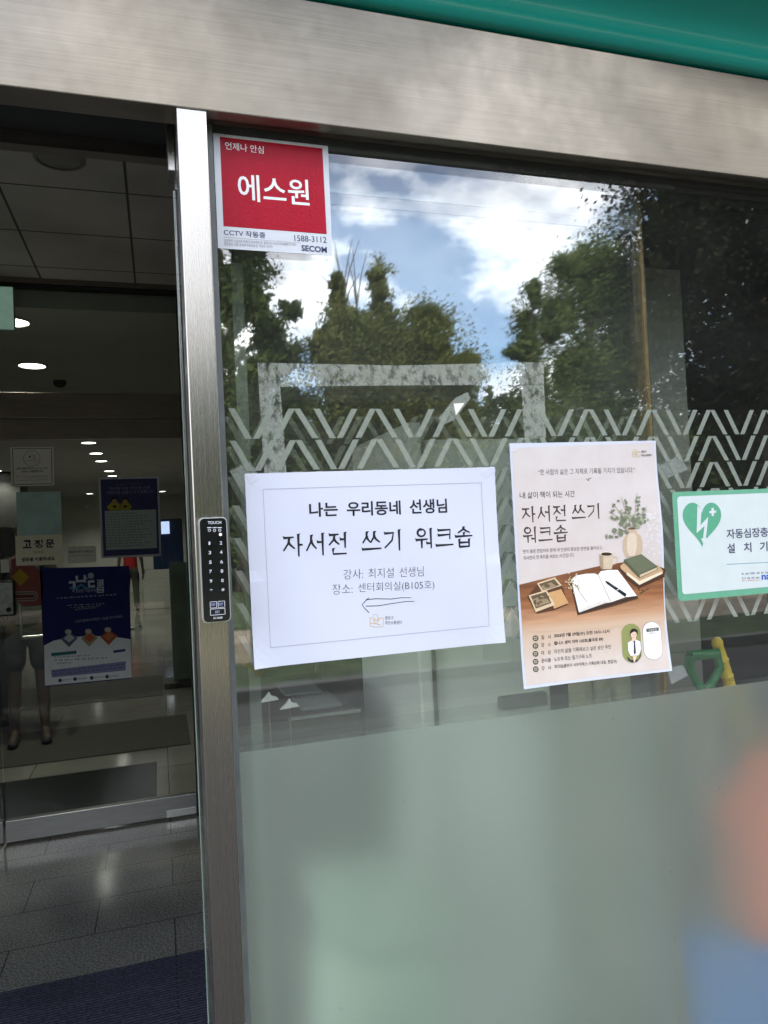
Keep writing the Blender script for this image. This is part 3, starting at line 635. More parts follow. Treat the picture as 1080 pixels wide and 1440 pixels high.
# open notebook and pen
S3.poly('notebook_picture', ink('book_shadow2', (92, 58, 38)), [(392, 812), (436, 994), (615, 948), (764, 902), (750, 870), (600, 900)], 3)
S3.poly('notebook_picture', ink('cover_edge', (58, 44, 34)), [(398, 804), (438, 988), (613, 940), (760, 896), (756, 884), (612, 926), (444, 974)], 4)
S3.poly('notebook_picture', ink('page_left', (236, 230, 224)), [(400, 800), (425, 776), (480, 766), (525, 764), (545, 772), (580, 850), (612, 922), (580, 918), (530, 934), (442, 976)], 5)
S3.poly('notebook_picture', ink('page_right', (240, 236, 232)), [(545, 772), (560, 752), (600, 745), (650, 745), (700, 812), (755, 886), (690, 894), (612, 922), (578, 846)], 5)
S3.poly('notebook_picture', ink('gutter', (196, 186, 176)), [(543, 772), (548, 770), (616, 920), (610, 923)], 6)
S3.poly('notebook_picture', ink('page_curl', (214, 205, 196)), [(612, 922), (580, 908), (530, 922), (444, 964), (444, 978), (534, 944), (584, 926)], 6)
S3.stroke('pen_picture', INKBLK, [(592, 812), (640, 846), (694, 884)], .0042, 7, (.75, 1)); S3.stroke('pen_picture', INKBLK, [(584, 806), (594, 814)], .0018, 7); S3.stroke('pen_picture', WHITE, [(643, 856), (656, 848)], .0009, 8); S3.stroke('pen_picture', GREYINK, [(604, 816), (636, 838)], .0007, 8)
for i in range(34): S3.ell('dried_flower_picture', ink('dried_bloom', (205, 186, 152)) if i % 3 else ink('dried_leaf', (140, 120, 82)), (rr_.gauss(404, 17), rr_.gauss(818, 24)), 6, 4, rr_.uniform(0, 3), 7, 7)
S3.stroke('dried_flower_picture', STEMI, [(486, 922), (452, 876), (420, 822)], .0005, 7); S3.stroke('dried_flower_picture', STEMI, [(440, 860), (436, 820), (440, 795)], .0004, 7)
for x, y in ((765, 848), (790, 858), (812, 850), (780, 870)): S3.ell('dried_flower_picture', ink('twig', (86, 66, 40)), (x, y), 14, 4, x*.1, 4, 7)
# old photographs
SEP = ink('sepia_card', (208, 184, 148)); SEPD = ink('sepia_dark', (96, 80, 60)); SEPM = ink('sepia_mid', (150, 128, 98))
S3.poly('photo_card_picture', ink('card_shadow', (88, 56, 38)), [(210, 830), (312, 796), (356, 838), (384, 935), (310, 966), (212, 985), (160, 892)], 3)
S3.poly('photo_card_picture', SEP, [(214, 818), (312, 786), (350, 830), (242, 866)], 4); S3.poly('photo_card_picture', SEPD, [(224, 822), (308, 795), (336, 828), (246, 856)], 5)
S3.poly('photo_card_picture', SEPM, [(232, 836), (290, 812), (322, 836), (248, 856)], 6); S3.ell('photo_card_picture', SEPD, (268, 832), 16, 9, 0, 7)
S3.poly('photo_card_picture', ink('kraft', (196, 150, 102)), [(268, 872), (346, 850), (386, 926), (308, 957)], 5)
S3.poly('photo_card_picture', SEP, [(166, 884), (265, 855), (312, 936), (206, 976)], 6); S3.poly('photo_card_picture', SEPD, [(178, 888), (262, 864), (292, 926), (206, 956)], 7)
S3.poly('photo_card_picture', SEPM, [(186, 906), (240, 884), (270, 906), (286, 922), (208, 948)], 8)
for i in range(9): S3.ell('photo_card_picture', SEPD, (rr_.uniform(200, 270), rr_.uniform(890, 930)), 10, 6, i, 9, 8)
# words
OLIVE = ink('olive', (112, 112, 66)); DKBR = ink('dark_brown', (74, 58, 52)); DKOL = ink('dark_olive', (84, 80, 60))
logo(S3, 732, 86, 42, layer=2)
S3.text('lettering', DKBR, '종로구', (782, 106), (810, 105), 13, 2, .02); S3.text('lettering', DKBR, '주민소통센터', (782, 126), (838, 123), 13, 2, .02)
S3.text('lettering', DKBR, '“한 사람의 삶은 그 자체로 기록될 가치가 있습니다.”', (222, 226), (748, 214), 32, 2, -.004)
S3.stroke('ornament', ink('hairline', (185, 178, 176)), [(356, 253), (462, 249)], .0003, 2); S3.stroke('ornament', ink('hairline', (185, 178, 176)), [(530, 247), (636, 243)], .0003, 2)
S3.stroke('ornament', DKOL, [(480, 246), (490, 252), (494, 258)], .0006, 2); S3.stroke('ornament', DKOL, [(494, 258), (500, 246), (512, 242)], .0006, 2); S3.stroke('ornament', DKOL, [(496, 240), (494, 258)], .0005, 2)
for wd, a, b in (('내', (120, 356), (150, 355)), ('삶이', (163, 354), (220, 352)), ('책이', (232, 352), (288, 350)), ('되는', (302, 350), (356, 348)), ('시간', (368, 348), (422, 346))): S3.text('lettering', INKBLK, wd, a, b, 36, 2, .0)
for wd, a, b, h in (('자서전', (132, 490), (380, 478), 92), ('쓰기', (408, 474), (562, 466), 88), ('워크숍', (140, 602), (386, 588), 92)): S3.brush('title', DKBR, wd, a, b, h, .0019, 2)
S3.text('lettering', DKBR, '현직 출판 편집자와 함께 내 인생의 중요한 장면을 돌아보고,', (137, 657), (572, 634), 23, 2, -.002); S3.text('lettering', DKBR, '자서전의 첫 목차를 써보는 시간입니다.', (140, 692), (420, 674), 23, 2, -.002)
for k, (y, lab, val, x1, dy, bold) in enumerate(((1118, '일   시', '2026년 7월 29일(수) 오전 10시~12시', 608, 27, .02), (1160, '장   소', '웰니스 센터 지하 105호(율곡로 89)', 575, 26, .02), (1203, '대   상', '자신의 삶을 기록해보고 싶은 성인 주민', 616, 28, .0), (1246, '준비물', '노트북 또는 필기구와 노트', 514, 22, .0), (1287, '강   사', '최지설(출판사 사부작북스·기록상회 대표, 편집자)', 646, 32, .008))):
    S3.ell('info_icon', DKOL, (206, y+1), 16, layer=2); S3.stroke('info_icon', ink('cream', (226, 214, 196)), [(199, y-4), (213, y-5), (212, y+6), (200, y+7), (199, y-4)], .0006, 3)
    S3.text('lettering', DKBR, lab, (238, y+8), (291, y+3), 23, 2, .006); S3.text('lettering', INKBLK, val, (309, y+1), (x1, y+1-dy), 24, 2, bold)
# portrait capsule: a generic presenter, and an empty capsule with its caption bar
def capsule(S, part, mat, cx, cy, w, h, tilt, layer):
    pts = []; r = w/2
    for sgn, t0 in ((-1, 180), (1, 0)):
        for k in range(13):
            t = math.radians(t0+15*k); x, y = r*math.cos(t), sgn*(h/2-r)+r*math.sin(t); pts.append((cx+x-y*tilt, cy+y+x*tilt))
    S.poly(part, mat, pts, layer)
capsule(S3, 'portrait', ink('olive_panel', (138, 140, 84)), 726, 1144, 103, 212, -.035, 3)
SKIN = ink('skin_print', (226, 190, 168)); HAIRP = ink('hair_print', (38, 30, 28)); SHIRT = ink('shirt_print', (226, 228, 236))
S3.poly('portrait', ink('trousers_print', (52, 48, 50)), [(698, 1214), (722, 1236), (760, 1232), (774, 1196), (772, 1216), (752, 1246), (724, 1250), (706, 1238)], 4)
S3.poly('portrait', SHIRT, [(725, 1130), (752, 1126), (772, 1136), (775, 1178), (764, 1206), (742, 1218), (718, 1212), (706, 1184), (706, 1142)], 5)
S3.poly('portrait', SKIN, [(727, 1112), (747, 1110), (750, 1130), (738, 1138), (726, 1132)], 6)
S3.ell('portrait', SKIN, (736, 1098), 16, 21, 0, 7)
S3.poly('portrait', HAIRP, [(717, 1100), (716, 1080), (726, 1066), (742, 1064), (756, 1074), (758, 1096), (751, 1086), (740, 1080), (726, 1086), (720, 1092)], 8)
S3.stroke('portrait', HAIRP, [(727, 1098), (732, 1097)], .0004, 9); S3.stroke('portrait', HAIRP, [(740, 1097), (745, 1096)], .0004, 9); S3.stroke('portrait', ink('lips_print', (180, 110, 100)), [(732, 1110), (741, 1109)], .0004, 9)
S3.poly('portrait', ink('tie_print', (46, 48, 66)), [(734, 1132), (744, 1131), (743, 1142), (746, 1196), (740, 1206), (735, 1198), (737, 1142)], 7)
S3.poly('portrait', SKIN, [(728, 1206), (740, 1210), (752, 1203), (748, 1222), (740, 1246), (734, 1246), (730, 1222)], 6)
capsule(S3, 'caption_capsule', ink('capsule_line', (120, 116, 108)), 839, 1131, 102, 208, -.035, 2); capsule(S3, 'caption_capsule', ink('capsule_fill', (228, 222, 220)), 839, 1131, 98, 204, -.035, 3)
S3.poly('caption_capsule', ink('caption_bar', (96, 96, 82)), [(806, 1066), (874, 1058), (876, 1076), (807, 1084)], 4); S3.text('lettering', WHITE, '수강신청', (820, 1080), (862, 1075), 12, 5); S3.text('lettering', INKBLK, '바로가기', (824, 1096), (856, 1093), 9, 4)
S3.poly('tape_piece', TAPE, [(78, 80), (102, 84), (100, 102), (80, 104)], 3)
S3.done()

# ------------------------------------------------------------------ green AED sign
S4 = Sheet('defibrillator_sign', -.0004, (.757, 1.5365), 0, (920, 660, 4.2375), 'green bordered white sign with a heart and lightning bolt, at the right of the window', 'sign')
GREENV = pm('green_vinyl', lin((98, 158, 128)), .4, var=.05, scale=60, bump=.1, bscale=200); SIGNW = pm('sign_white', (.56, .60, .585), .35, var=.03, scale=30, bump=.12, bscale=60)
S4.rrect('board', GREENV, -.115, -.071, .115, .0715, .006, 0); S4.rrect('face', SIGNW, -.108, -.0625, .108, .0655, .005, 1)
SG = ink('sign_green', (84, 152, 120)); SGD = ink('sign_text', (70, 72, 96))
heart = []
for t in [2*math.pi*i/40 for i in range(40)]:
    x = 16*math.sin(t)**3; y = 13*math.cos(t)-5*math.cos(2*t)-2*math.cos(3*t)-math.cos(4*t); heart.append((282+x*7.2, 310-y*9.4 if y > 0 else 310-y*9.2))
S4.poly('heart', SG, heart, 2)
S4.poly('bolt', SIGNW, [(254, 214), (279, 241), (273, 332), (319, 283), (305, 410), (314, 409), (293, 452), (276, 412), (288, 411), (296, 338), (250, 380)], 3)
S4.poly('cross', SIGNW, [(338, 230), (352, 229), (352, 246), (366, 245), (366, 260), (352, 261), (353, 278), (339, 279), (339, 262), (326, 263), (326, 248), (338, 247)], 3)
S4.text('lettering', SGD, '자동심장충격기', (430, 415), (770, 396), 58, 2, .02)
for ch, x in (('설', 434), ('치', 532), ('기', 628), ('관', 726)): S4.text('lettering', SGD, ch, (x, 500-(x-434)*.055), (x+46, 498-(x-434)*.055), 58, 2, .02)
S4.stroke('rule_line', ink('rule', (120, 160, 170)), [(430, 566), (790, 548)], .0009, 2)
S4.dashes('small_print', SGD, (520, 628), (730, 618), 12, 2, 9, 3); S4.dashes('small_print', SGD, (522, 655), (628, 650), 12, 2, 6, 4); S4.dashes('small_print', ink('red_line', (200, 90, 90)), (522, 668), (628, 663), 8, 2, 6, 5)
S4.text('emblem', ink('blue_mark', (30, 80, 170)), 'na', (638, 659), (692, 656), 30, 2, .03)
S4.done()
# ------------------------------------------------------------------ inner door set at the back of the vestibule
DY = 3.53
DFR = empty('door_frame', (-.35, DY, 0), label='dark metal frame with a glazed transom around the inner glass doors', cat='door frame')
MB().box((-1.86, DY-.03, 2.262), (.148, DY+.06, 2.402), .002).build('transom_bar', DARKSTEEL, DFR)
MB().box((-1.86, DY-.03, 3.000), (.262, DY+.06, 3.0295)).build('top_beam', DARKSTEEL, DFR)
MB().box((-1.86, DY-.028, 2.9905), (.20, DY+.02, 2.9995)).build('glazing_bead', BLACK, DFR)
MB().box((.1485, DY-.04, -.01), (.180, DY+.06, 3.0)).build('jamb', BLACK, DFR); MB().box((.1805, DY-.06, -.01), (.262, DY+.06, 3.0), .002).build('jamb', DARKSTEEL, DFR)
MB().box((.196, DY-.066, -.01), (.212, DY-.0605, 3.0), .001).build('jamb_trim', STEEL_V, DFR)
box('transom_glass', (-1.86, DY, 2.4025), (.148, DY+.01, 2.990), DIMGLASS, DFR)
def glass_door(x0, x1, label):
    g = empty('glass_door', ((x0+x1)/2, DY, 0), label=label, cat='door', group='inner glass doors')
    box('glass_pane', (x0, DY-.006, .124), (x1, DY+.006, 2.146), DIMGLASS, g)
    MB().box((x0, DY-.022, .012), (x1, DY+.022, .1235), .002).build('bottom_rail', pm('door_rail_steel', (.36, .355, .35), .34, 1.0, var=.12, scale=6, stretch=(1, 20, 20), bump=.05, rvar=.08), g)
    MB().box((x0, DY-.022, 2.1465), (x1, DY+.022, 2.259), .002).build('top_rail', DARKSTEEL, g)
    return g
gd = glass_door(-.832, .1465, 'inner glass door with steel rails, covered in posters')
gd2 = glass_door(-1.80, -.842, 'inner glass door leaf cut off by the left edge of the photo')
a, b, c = at(28, 845, DY+.06), at(31, 897, DY+.06), at(196, 883, DY+.06)
MB().tube([a+Vector((0, -.05, 0)), a, b, c, c+Vector((0, -.05, 0))], .011, 12).build('handle', STEEL, gd, True)
MB().tube([c+Vector((-.004, -.02, 0)), c+Vector((-.004, .01, 0))], .019, 16).build('handle_knob', STEEL, gd, True)
MB().box((at(190, 0, DY-.03).x-.01, DY-.03, .014), (.14, DY-.0225, .050)).build('rail_plate', pm('bright_plate', (.7, .7, .68), .3, .9), gd)

def doorsheet(name, label, cat, corners, crop=(0, 560, 3.428), Y=DY-.0065, bend=None):
    P = [at(p[0]/crop[2]+crop[0], p[1]/crop[2]+crop[1], Y) for p in corners]
    return Sheet(name, Y, (sum(p.x for p in P)/4, sum(p.z for p in P)/4), 0, crop, label, cat, bend)
PD = pm('poster_navy', lin((28, 34, 104)), .45, var=.15, scale=14, spec=.15); PW = pm('poster_white', (.84, .85, .88), .5, var=.04, scale=20)
PPU = pm('poster_violet', lin((66, 64, 106)), .45, var=.12, scale=18, spec=.15); PFR = pm('poster_margin', (.5, .5, .54), .6, var=.05)
MINT = pm('mint_paper', lin((176, 205, 196)), .6, var=.12, scale=14); CREAM = pm('cream_card', lin((236, 228, 200)), .6, var=.07, scale=10)
GRY = pm('pale_notice', lin((226, 222, 205)), .6, var=.04, scale=10)
# navy dream poster
q = [(192, 820), (622, 808), (637, 1350), (216, 1392)]
D1 = doorsheet('navy_poster', 'large navy and white poster with three small pictures, lowest on the inner glass door', 'poster', q)
D1.poly('sheet', PD, q, 0)
D1.poly('white_panel', PW, [(212, 1192), (260, 1168), (340, 1152), (430, 1146), (540, 1148), (630, 1162), (635, 1346), (217, 1386)], 1)
TURQ = ink('turquoise', (70, 150, 170)); LOGOW = ink('logo_white', (196, 204, 214))
D1.stroke('emblem', LOGOW, [(332, 888), (358, 887), (358, 912)], .016, 2); D1.stroke('emblem', LOGOW, [(370, 856), (371, 882), (408, 880)], .014, 2); D1.stroke('emblem', LOGOW, [(408, 852), (409, 888)], .012, 2); D1.stroke('emblem', LOGOW, [(408, 868), (420, 867)], .010, 2)
D1.stroke('emblem', LOGOW, [(455, 882), (428, 884), (430, 908), (458, 906)], .015, 2)
D1.stroke('emblem', TURQ, [(336, 914), (366, 918), (392, 898), (410, 914), (430, 916)], .012, 2); D1.ell(D1.fresh('emblem'), ink('moon', (150, 166, 170)), (438, 856), 15, layer=2)
for p in ([(468, 878), (484, 877), (484, 902)], [(468, 890), (484, 889)], [(468, 902), (486, 901)], [(494, 872), (495, 904)], [(470, 912), (470, 936), (498, 935), (498, 911), (470, 912)], [(470, 924), (498, 923)]): D1.stroke('emblem', LOGOW, p, .009, 2)
D1.text('lettering', LOGOW, '꼭 필요한 지금이야', (348, 938), (462, 934), 17, 2)
D1.dashes('small_print', LOGOW, (275, 968), (560, 950), 8, 2, 16, 1)
for i, y in enumerate((1002, 1013, 1022)): D1.dashes('small_print', LOGOW, (325+i*18, y), (512-i*22, y-10), 6, 2, 9, 20+i)
D1.text('lettering', pm('ink_blue_white', (.35, .4, .5)), '그냥드림에서 따뜻한 나눔을 만나보세요', (360, 1084), (592, 1058), 15, 2, .01)
for x, y, ca, cb in ((333, 1160, (92, 96, 128), (190, 196, 205)), (430, 1158, (176, 158, 120), (196, 100, 70)), (524, 1150, (176, 84, 60), (205, 120, 70))):
    D1.poly('box_picture', ink('box_%d' % x, ca), [(x-40, y), (x, y+40), (x+42, y-4), (x+2, y-34)], 3); D1.poly('box_picture', ink('boxtop_%d' % x, cb), [(x-26, y-2), (x, y+18), (x+28, y-4), (x+2, y-26)], 4)
    D1.ell('box_picture', ink('boxfig_%d' % x, (200, 188, 170)), (x-4, y-34), 16, 12, 0, 5)
D1.poly(D1.fresh('ribbon_label'), ink('ribbon', (40, 110, 116)), [(246, 1228), (370, 1216), (368, 1232), (248, 1244)], 2)
for i, (x0, x1, y) in enumerate(((262, 442, 1252), (262, 520, 1268), (275, 345, 1282))): D1.dashes('small_print', NAVY, (x0, y), (x1, y-14*(x1-x0)/260), 8, 2, 12, 40+i)
D1.poly('band', ink('lilac_band', (138, 138, 186)), [(246, 1310), (606, 1268), (606, 1312), (250, 1346)], 2)
D1.dashes('small_print', NAVY, (258, 1322), (598, 1286), 7, 3, 18, 51); D1.dashes('small_print', NAVY, (258, 1336), (598, 1300), 7, 3, 18, 52)
D1.poly(D1.fresh('ribbon_label'), ink('ribbon2', (52, 62, 120)), [(546, 1216), (604, 1208), (604, 1220), (547, 1228)], 2)
for i, x in enumerate((290, 362, 442, 516)):
    D1.ell(D1.fresh('emblem'), NAVY, (x, 1360-i*6), 9, layer=2); D1.dashes('small_print', NAVY, (x+14, 1363-i*6), (x+58, 1358-i*6), 8, 2, 4, 60+i)
D1.done()
# violet poster with a pale text panel
q = [(473, 384), (767, 376), (777, 760), (490, 772)]
D2 = doorsheet('violet_poster', 'violet poster with yellow figures and a pale text panel, right on the inner door', 'poster', q)
D2.poly('sheet', PFR, q, 0); D2.poly('panel', PPU, [(484, 392), (757, 386), (768, 750), (499, 762)], 1)
D2.text('lettering', ink('violet_type', (128, 124, 150)), '저소득 대상 안내 및 신청', (525, 444), (722, 438), 16, 2, .02); D2.text('lettering', ink('violet_type', (128, 124, 150)), '지원사업 상담이 더 쉬워집니다', (515, 464), (742, 457), 16, 2, .02)
D2.dashes('lettering', ink('violet_type', (128, 124, 150)), (560, 420), (690, 414), 7, 2, 8, 71)
YEL = ink('yellow_print', (176, 160, 52))
for x, s in ((552, 1), (604, .9)):
    D2.poly('figure_picture', YEL, [(x-38*s, 526), (x-24*s, 512), (x-12*s, 500), (x+12*s, 500), (x+26*s, 512), (x+34*s, 524), (x+24*s, 538), (x-22*s, 540)], 2); D2.ell('figure_picture', ink('hair_dark', (40, 34, 44)), (x, 490), 20*s, 16*s, 0, 3); D2.ell('figure_picture', ink('print_skin2', (170, 140, 90)), (x, 497), 13*s, 11*s, 0, 4); D2.ell('figure_picture', ink('hair_dark', (40, 34, 44)), (x, 522), 9, 7, 0, 4)
D2.poly('text_panel', ink('text_panel', (172, 184, 178)), [(505, 543), (752, 536), (757, 722), (512, 732)], 2)
for i in range(13): D2.dashes('small_print', ink('panel_type', (46, 60, 78)), (514, 562+i*13), (660+(i*53 % 86), 556+i*13-(i*53 % 86)*.02), 7, 3, 12, 80+i)
D2.done()
# square notice, mint sheet, fixed-door card, small sheet
q = [(49, 236), (258, 234), (262, 420), (55, 426)]
D3 = doorsheet('square_notice', 'square pale notice with a double border and round mark, topmost on the inner glass door', 'notice', q)
D3.poly('sheet', GRY, q, 0); DK = ink('notice_ink', (78, 80, 70))
frame(D3, 'border_line', DK, [(60, 244), (248, 242), (251, 412), (66, 416)], .0035)
for t in range(24): a, b = 2*math.pi*t/24, 2*math.pi*(t+1)/24; D3.stroke('round_mark', DK, [(153+40*math.cos(a), 290+38*math.sin(a)), (153+40*math.cos(b), 290+38*math.sin(b))], .0018)
D3.ell('round_mark', DK, (144, 282), 5); D3.stroke('round_mark', DK, [(156, 272), (168, 276), (160, 290), (174, 294)], .003); D3.dashes('small_print', DK, (128, 304), (182, 303), 5, 1, 6, 5)
D3.text('lettering', DK, '모든 방문객에게', (80, 345), (158, 343), 11, 1, .03); D3.dashes('small_print', DK, (162, 343), (232, 341), 9, 1, 8, 6); D3.text('lettering', DK, '서비스 개방합니다', (102, 360), (208, 357), 12, 1, .03)
frame(D3, 'border_line', DK, [(80, 376), (228, 372), (229, 392), (82, 397)], .0012); D3.dashes('small_print', DK, (115, 386), (222, 382), 6, 1, 12, 7); D3.done()
q = [(77, 453), (293, 449), (298, 658), (84, 664)]
D4 = doorsheet('mint_sheet', 'plain mint coloured sheet on the inner glass door above the cream card', 'paper sheet', q); D4.poly('sheet', MINT, q, 0); D4.done()
q = [(73, 664), (300, 656), (305, 800), (78, 808)]
D5 = doorsheet('fixed_door_card', 'cream card with bold dark lettering, below the mint sheet on the inner glass door', 'card', q, Y=DY-.0085)
D5.poly('sheet', CREAM, q, 0); DTX = ink('card_ink', (30, 44, 52))
for ch, x in (('고', 110), ('정', 165), ('문', 220)): D5.text('lettering', DTX, ch, (x, 724-(x-110)*.03), (x+42, 723-(x-110)*.03), 40, 1, .035)
D5.text('lettering', ink('card_tan', (160, 130, 80)), '미세요', (165, 750), (212, 748), 14, 1, .01); D5.text('lettering', DTX, '옆문을 이용하세요', (104, 788), (264, 782), 20, 1, .035); D5.done()
q = [(326, 716), (462, 712), (464, 790), (330, 796)]
D6 = doorsheet('small_notice', 'small pale notice with a blue line of print, right of the cream card', 'notice', q)
D6.poly('sheet', GRY, q, 0); BL = ink('notice_blue', (40, 84, 110)); D6.dashes('small_print', DK, (338, 727), (452, 722), 7, 1, 10, 8)
D6.text('lettering', BL, '출입문은 천천히', (334, 748), (396, 746), 14, 1, .03); D6.text('lettering', BL, '이용하십시오', (402, 746), (456, 744), 14, 1, .03); D6.dashes('small_print', DK, (334, 764), (454, 758), 7, 1, 11, 9); D6.done()
# red door sticker with a yellow diamond and a white slot sign
q = [(50, 784), (196, 806), (196, 1010), (66, 1010)]
D7 = doorsheet('red_sticker', 'dark red sticker with a yellow diamond behind the door handle', 'sticker', q)
D7.poly('sheet', pm('dark_red_vinyl', lin((128, 26, 18)), .4, var=.12), [(52, 780), (74, 770), (160, 806), (204, 840), (210, 930), (196, 1000), (120, 1004), (70, 980)], 0)
D7.poly('diamond', ink('diamond_yellow', (176, 140, 30)), [(54, 862), (98, 822), (142, 862), (98, 906)], 1)
for r_, m_ in ((24, ink('slot_line', (170, 165, 160))), (19, ink('slot_red', (110, 30, 24))), (13, ink('slot_line', (170, 165, 160))), (8, ink('slot_red', (110, 30, 24)))):
    pts = [(60, 956-r_), (160, 954-r_)]+[(160+r_*math.cos(t), 954+r_*math.sin(t)) for t in [-math.pi/2+math.pi*i/10 for i in range(1, 10)]]+[(160, 954+r_), (60, 956+r_)]
    D7.poly('slot_mark', m_, pts, 2+(24-r_)//5)
D7.done()
pw = at(7, 796, DY-.0065); MB().box((pw.x-.02, DY-.010, pw.z-.035), (pw.x+.02, DY-.007, pw.z+.035)).build('paper_tab', GRY, None); tag(bpy.data.objects['paper_tab'], 'small white tab beside the dark red sticker on the inner door', 'tab')
# reader on the left leaf edge
rd = at(8, 842, DY-.05); R_ = empty('card_reader', (rd.x, DY-.03, rd.z), label='white card reader in a black case at the left edge, beside the door handle', cat='reader')
MB().box((rd.x-.045, DY-.034, rd.z-.095), (rd.x+.04, DY-.0065, rd.z+.095), .006).build('case', BLACK, R_); MB().box((rd.x-.038, DY-.037, rd.z-.085), (rd.x+.032, DY-.0345, rd.z+.085), .001).build('face_plate', pm('reader_face', (.50, .51, .50), .4, var=.25, scale=26), R_)
MB().tube([(rd.x+.01, DY-.0395, rd.z-.06), (rd.x+.01, DY-.0372, rd.z-.06)], .013, 14).build('button', BLACK, R_)

# ------------------------------------------------------------------ mats, ceiling lamps, exit sign
MATM = tile_mat('ribbed_navy_mat', (.125, .13, .20), (.095, .10, .155), (.03, .03, .05), 9, .014, .95, speck=.4, ms=.003, spscale=90)
def mat_thing(x0, y0, x1, y1, mat, label, g='entrance mats'):
    o = MB().box((x0, y0, .0005), (x1, y1, .009), .003).build('floor_mat', mat); tag(o, label, 'mat', g); return o
mat_thing(-1.9, .55, .118, 2.105, MATM, 'ribbed navy entrance mat on the granite floor at the bottom left')
mat_thing(-1.9, 3.78, -.075, 4.62, pm('charcoal_mat', (.011, .013, .0135), .95, var=.3, scale=150, bump=.6, bscale=120, spec=.1), 'charcoal mat just behind the inner glass door')
mat_thing(-3, 4.98, .17, 5.95, pm('grey_runner', (.085, .083, .072), .9, var=.2, scale=80, bump=.3, spec=.1), 'olive grey runner mat farther inside the lobby')
mat_thing(-4, 6.9, -.02, 8.0, pm('grey_runner', (.085, .083, .072), .9), 'second grey runner mat deeper in the lobby')
sp = empty('ceiling_speaker', (-.30, 2.13, 3.03), label='round unlit fitting recessed in the vestibule ceiling panels', cat='ceiling fitting')
MB().lathe([(.092, 0), (.092, -.007), (.080, -.010), (.078, -.004)], (-.30, 2.13, 3.0298), 40).build('ring', pm('fitting_ring', (.22, .20, .17), .5), sp, True)
MB().lathe([(.076, 0), (.076, -.004), (.05, -.007), (.02, -.008)], (-.30, 2.13, 3.0290), 40).build('grille', pm('fitting_grille', (.27, .25, .21), .6, bump=.3, bscale=300), sp, True)
LAMP_E = pm('lamp_diffuser', (.9, .9, .88), .5, emit=(1, .98, .92), estr=9)
def lamp_proto():
    e = empty('ceiling_lamp', (0, 0, 0))
    MB().lathe([(.105, 0), (.105, -.008), (.092, -.010), (.088, -.002)], (0, 0, 0), 28).build('trim', pm('lamp_trim', (.6, .6, .58), .5), e, True)
    MB().lathe([(.087, -.001), (.086, -.006), (.06, -.0075), (.02, -.008)], (0, 0, 0), 28).build('diffuser', LAMP_E, e, True)
    ld = bpy.data.lights.new('lamp_glow', 'SPOT'); ld.energy = 40; ld.spot_size = math.radians(135); ld.spot_blend = .6; ld.shadow_soft_size = .08; ld.color = (1, .96, .88)
    lo = bpy.data.objects.new('lamp_glow', ld); COL.objects.link(lo); lo.location = (0, 0, -.03); lo.parent = e
    return e
def copy_thing(o):
    c = o.copy(); COL.objects.link(c)
    for ch in o.children:
        k = ch.copy(); COL.objects.link(k); k.parent = c
    return c
lamps = [(-.775, 3.90, 2.899, 'lit round lamp half hidden by the hanging mint sign, seen through the transom'), (-.841, 5.04, 2.899, 'lit round ceiling lamp standing alone in the transom window'), (-.840, 9.56, 2.899, 'nearest of the lit lobby lamps seen through the glass door'), (-.847, 10.83, 2.899, 'second lit lamp in the lobby row seen through the glass door'),
         (-.855, 11.97, 2.899, 'third lit lamp in the lobby row seen through the glass door'), (-.845, 13.83, 2.899, 'fourth lit lamp in the lobby row, just above the violet poster'), (-.855, 14.97, 2.899, 'last lit lamp of the lobby row, right above the violet poster edge'), (-2.673, 13.3, 2.899, 'lit lobby lamp at the left photo edge beside the square notice'),
         (-2.76, 14.91, 2.899, 'lit lobby lamp touching the left side of the square notice'), (-1.763, 20.6, 2.899, 'small far lobby lamp left of the violet poster'), (.146, 20.6, 2.899, 'small far lobby lamp right of the violet poster')]
lp = lamp_proto()
for i, (x, y, z, lb) in enumerate(lamps):
    o = lp if i == 0 else copy_thing(lp); o.location = (x, y, z); tag(o, lb, 'ceiling lamp', 'lit ceiling lamps in the lobby')
ex = empty('exit_sign', (-.86, 3.44, 2.955), label='pale mint lit sign box hanging at the left photo edge in front of the transom', cat='sign')
MB().box((-1.03, 3.425, 2.716), (-.684, 3.455, 2.952), .003).build('case', pm('sign_case', (.2, .22, .2), .5), ex)
MB().box((-1.025, 3.4215, 2.721), (-.688, 3.4245, 2.947)).build('face', pm('mint_sign_face', lin((150, 185, 165)), .5, emit=(.5, .8, .65), estr=.12), ex)
MB().tube([(-.85, 3.44, 2.952), (-.85, 3.44, 3.03)], .01, 8).build('hanger', STEEL, ex)
dc = empty('dome_camera', (-.72, 5.6, 2.9), label='small black dome on the lobby ceiling beside the transom lamp', cat='camera'); MB().lathe([(.05, 0), (.05, -.02), (.035, -.045), (.01, -.055)], (-.72, 5.6, 2.8995), 20).build('dome', BLACK, dc, True)

# ------------------------------------------------------------------ things in the lobby
ks = empty('info_kiosk', (.6, 16.6, 0), label='navy information panel on a white base with a lit screen, far back in the lobby', cat='kiosk')
p0, p1 = at(216, 800, 16.4), at(256, 730, 16.4)
MB().box((p0.x, 16.4, p0.z-.02), (p1.x, 16.5, p1.z+.02), .01).build('panel', pm('kiosk_navy', lin((20, 42, 82)), .4, var=.2, scale=3), ks)
MB().box((p0.x-.25, 16.35, .0), (p1.x+.1, 16.8, p0.z-.021), .01).build('base', pm('kiosk_white', (.55, .55, .52), .5), ks)
s0, s1 = at(227, 751, 16.3), at(238, 733, 16.3); MB().box((s0.x, 16.35, s0.z), (s1.x, 16.398, s1.z), .004).build('screen', pm('lit_screen', (.3, .35, .6), .3, emit=(.55, .65, 1), estr=.9), ks)
sb = empty('standing_board', (.15, 7.2, 0), label='grey green board on a low foot standing at the right side of the lobby', cat='board')
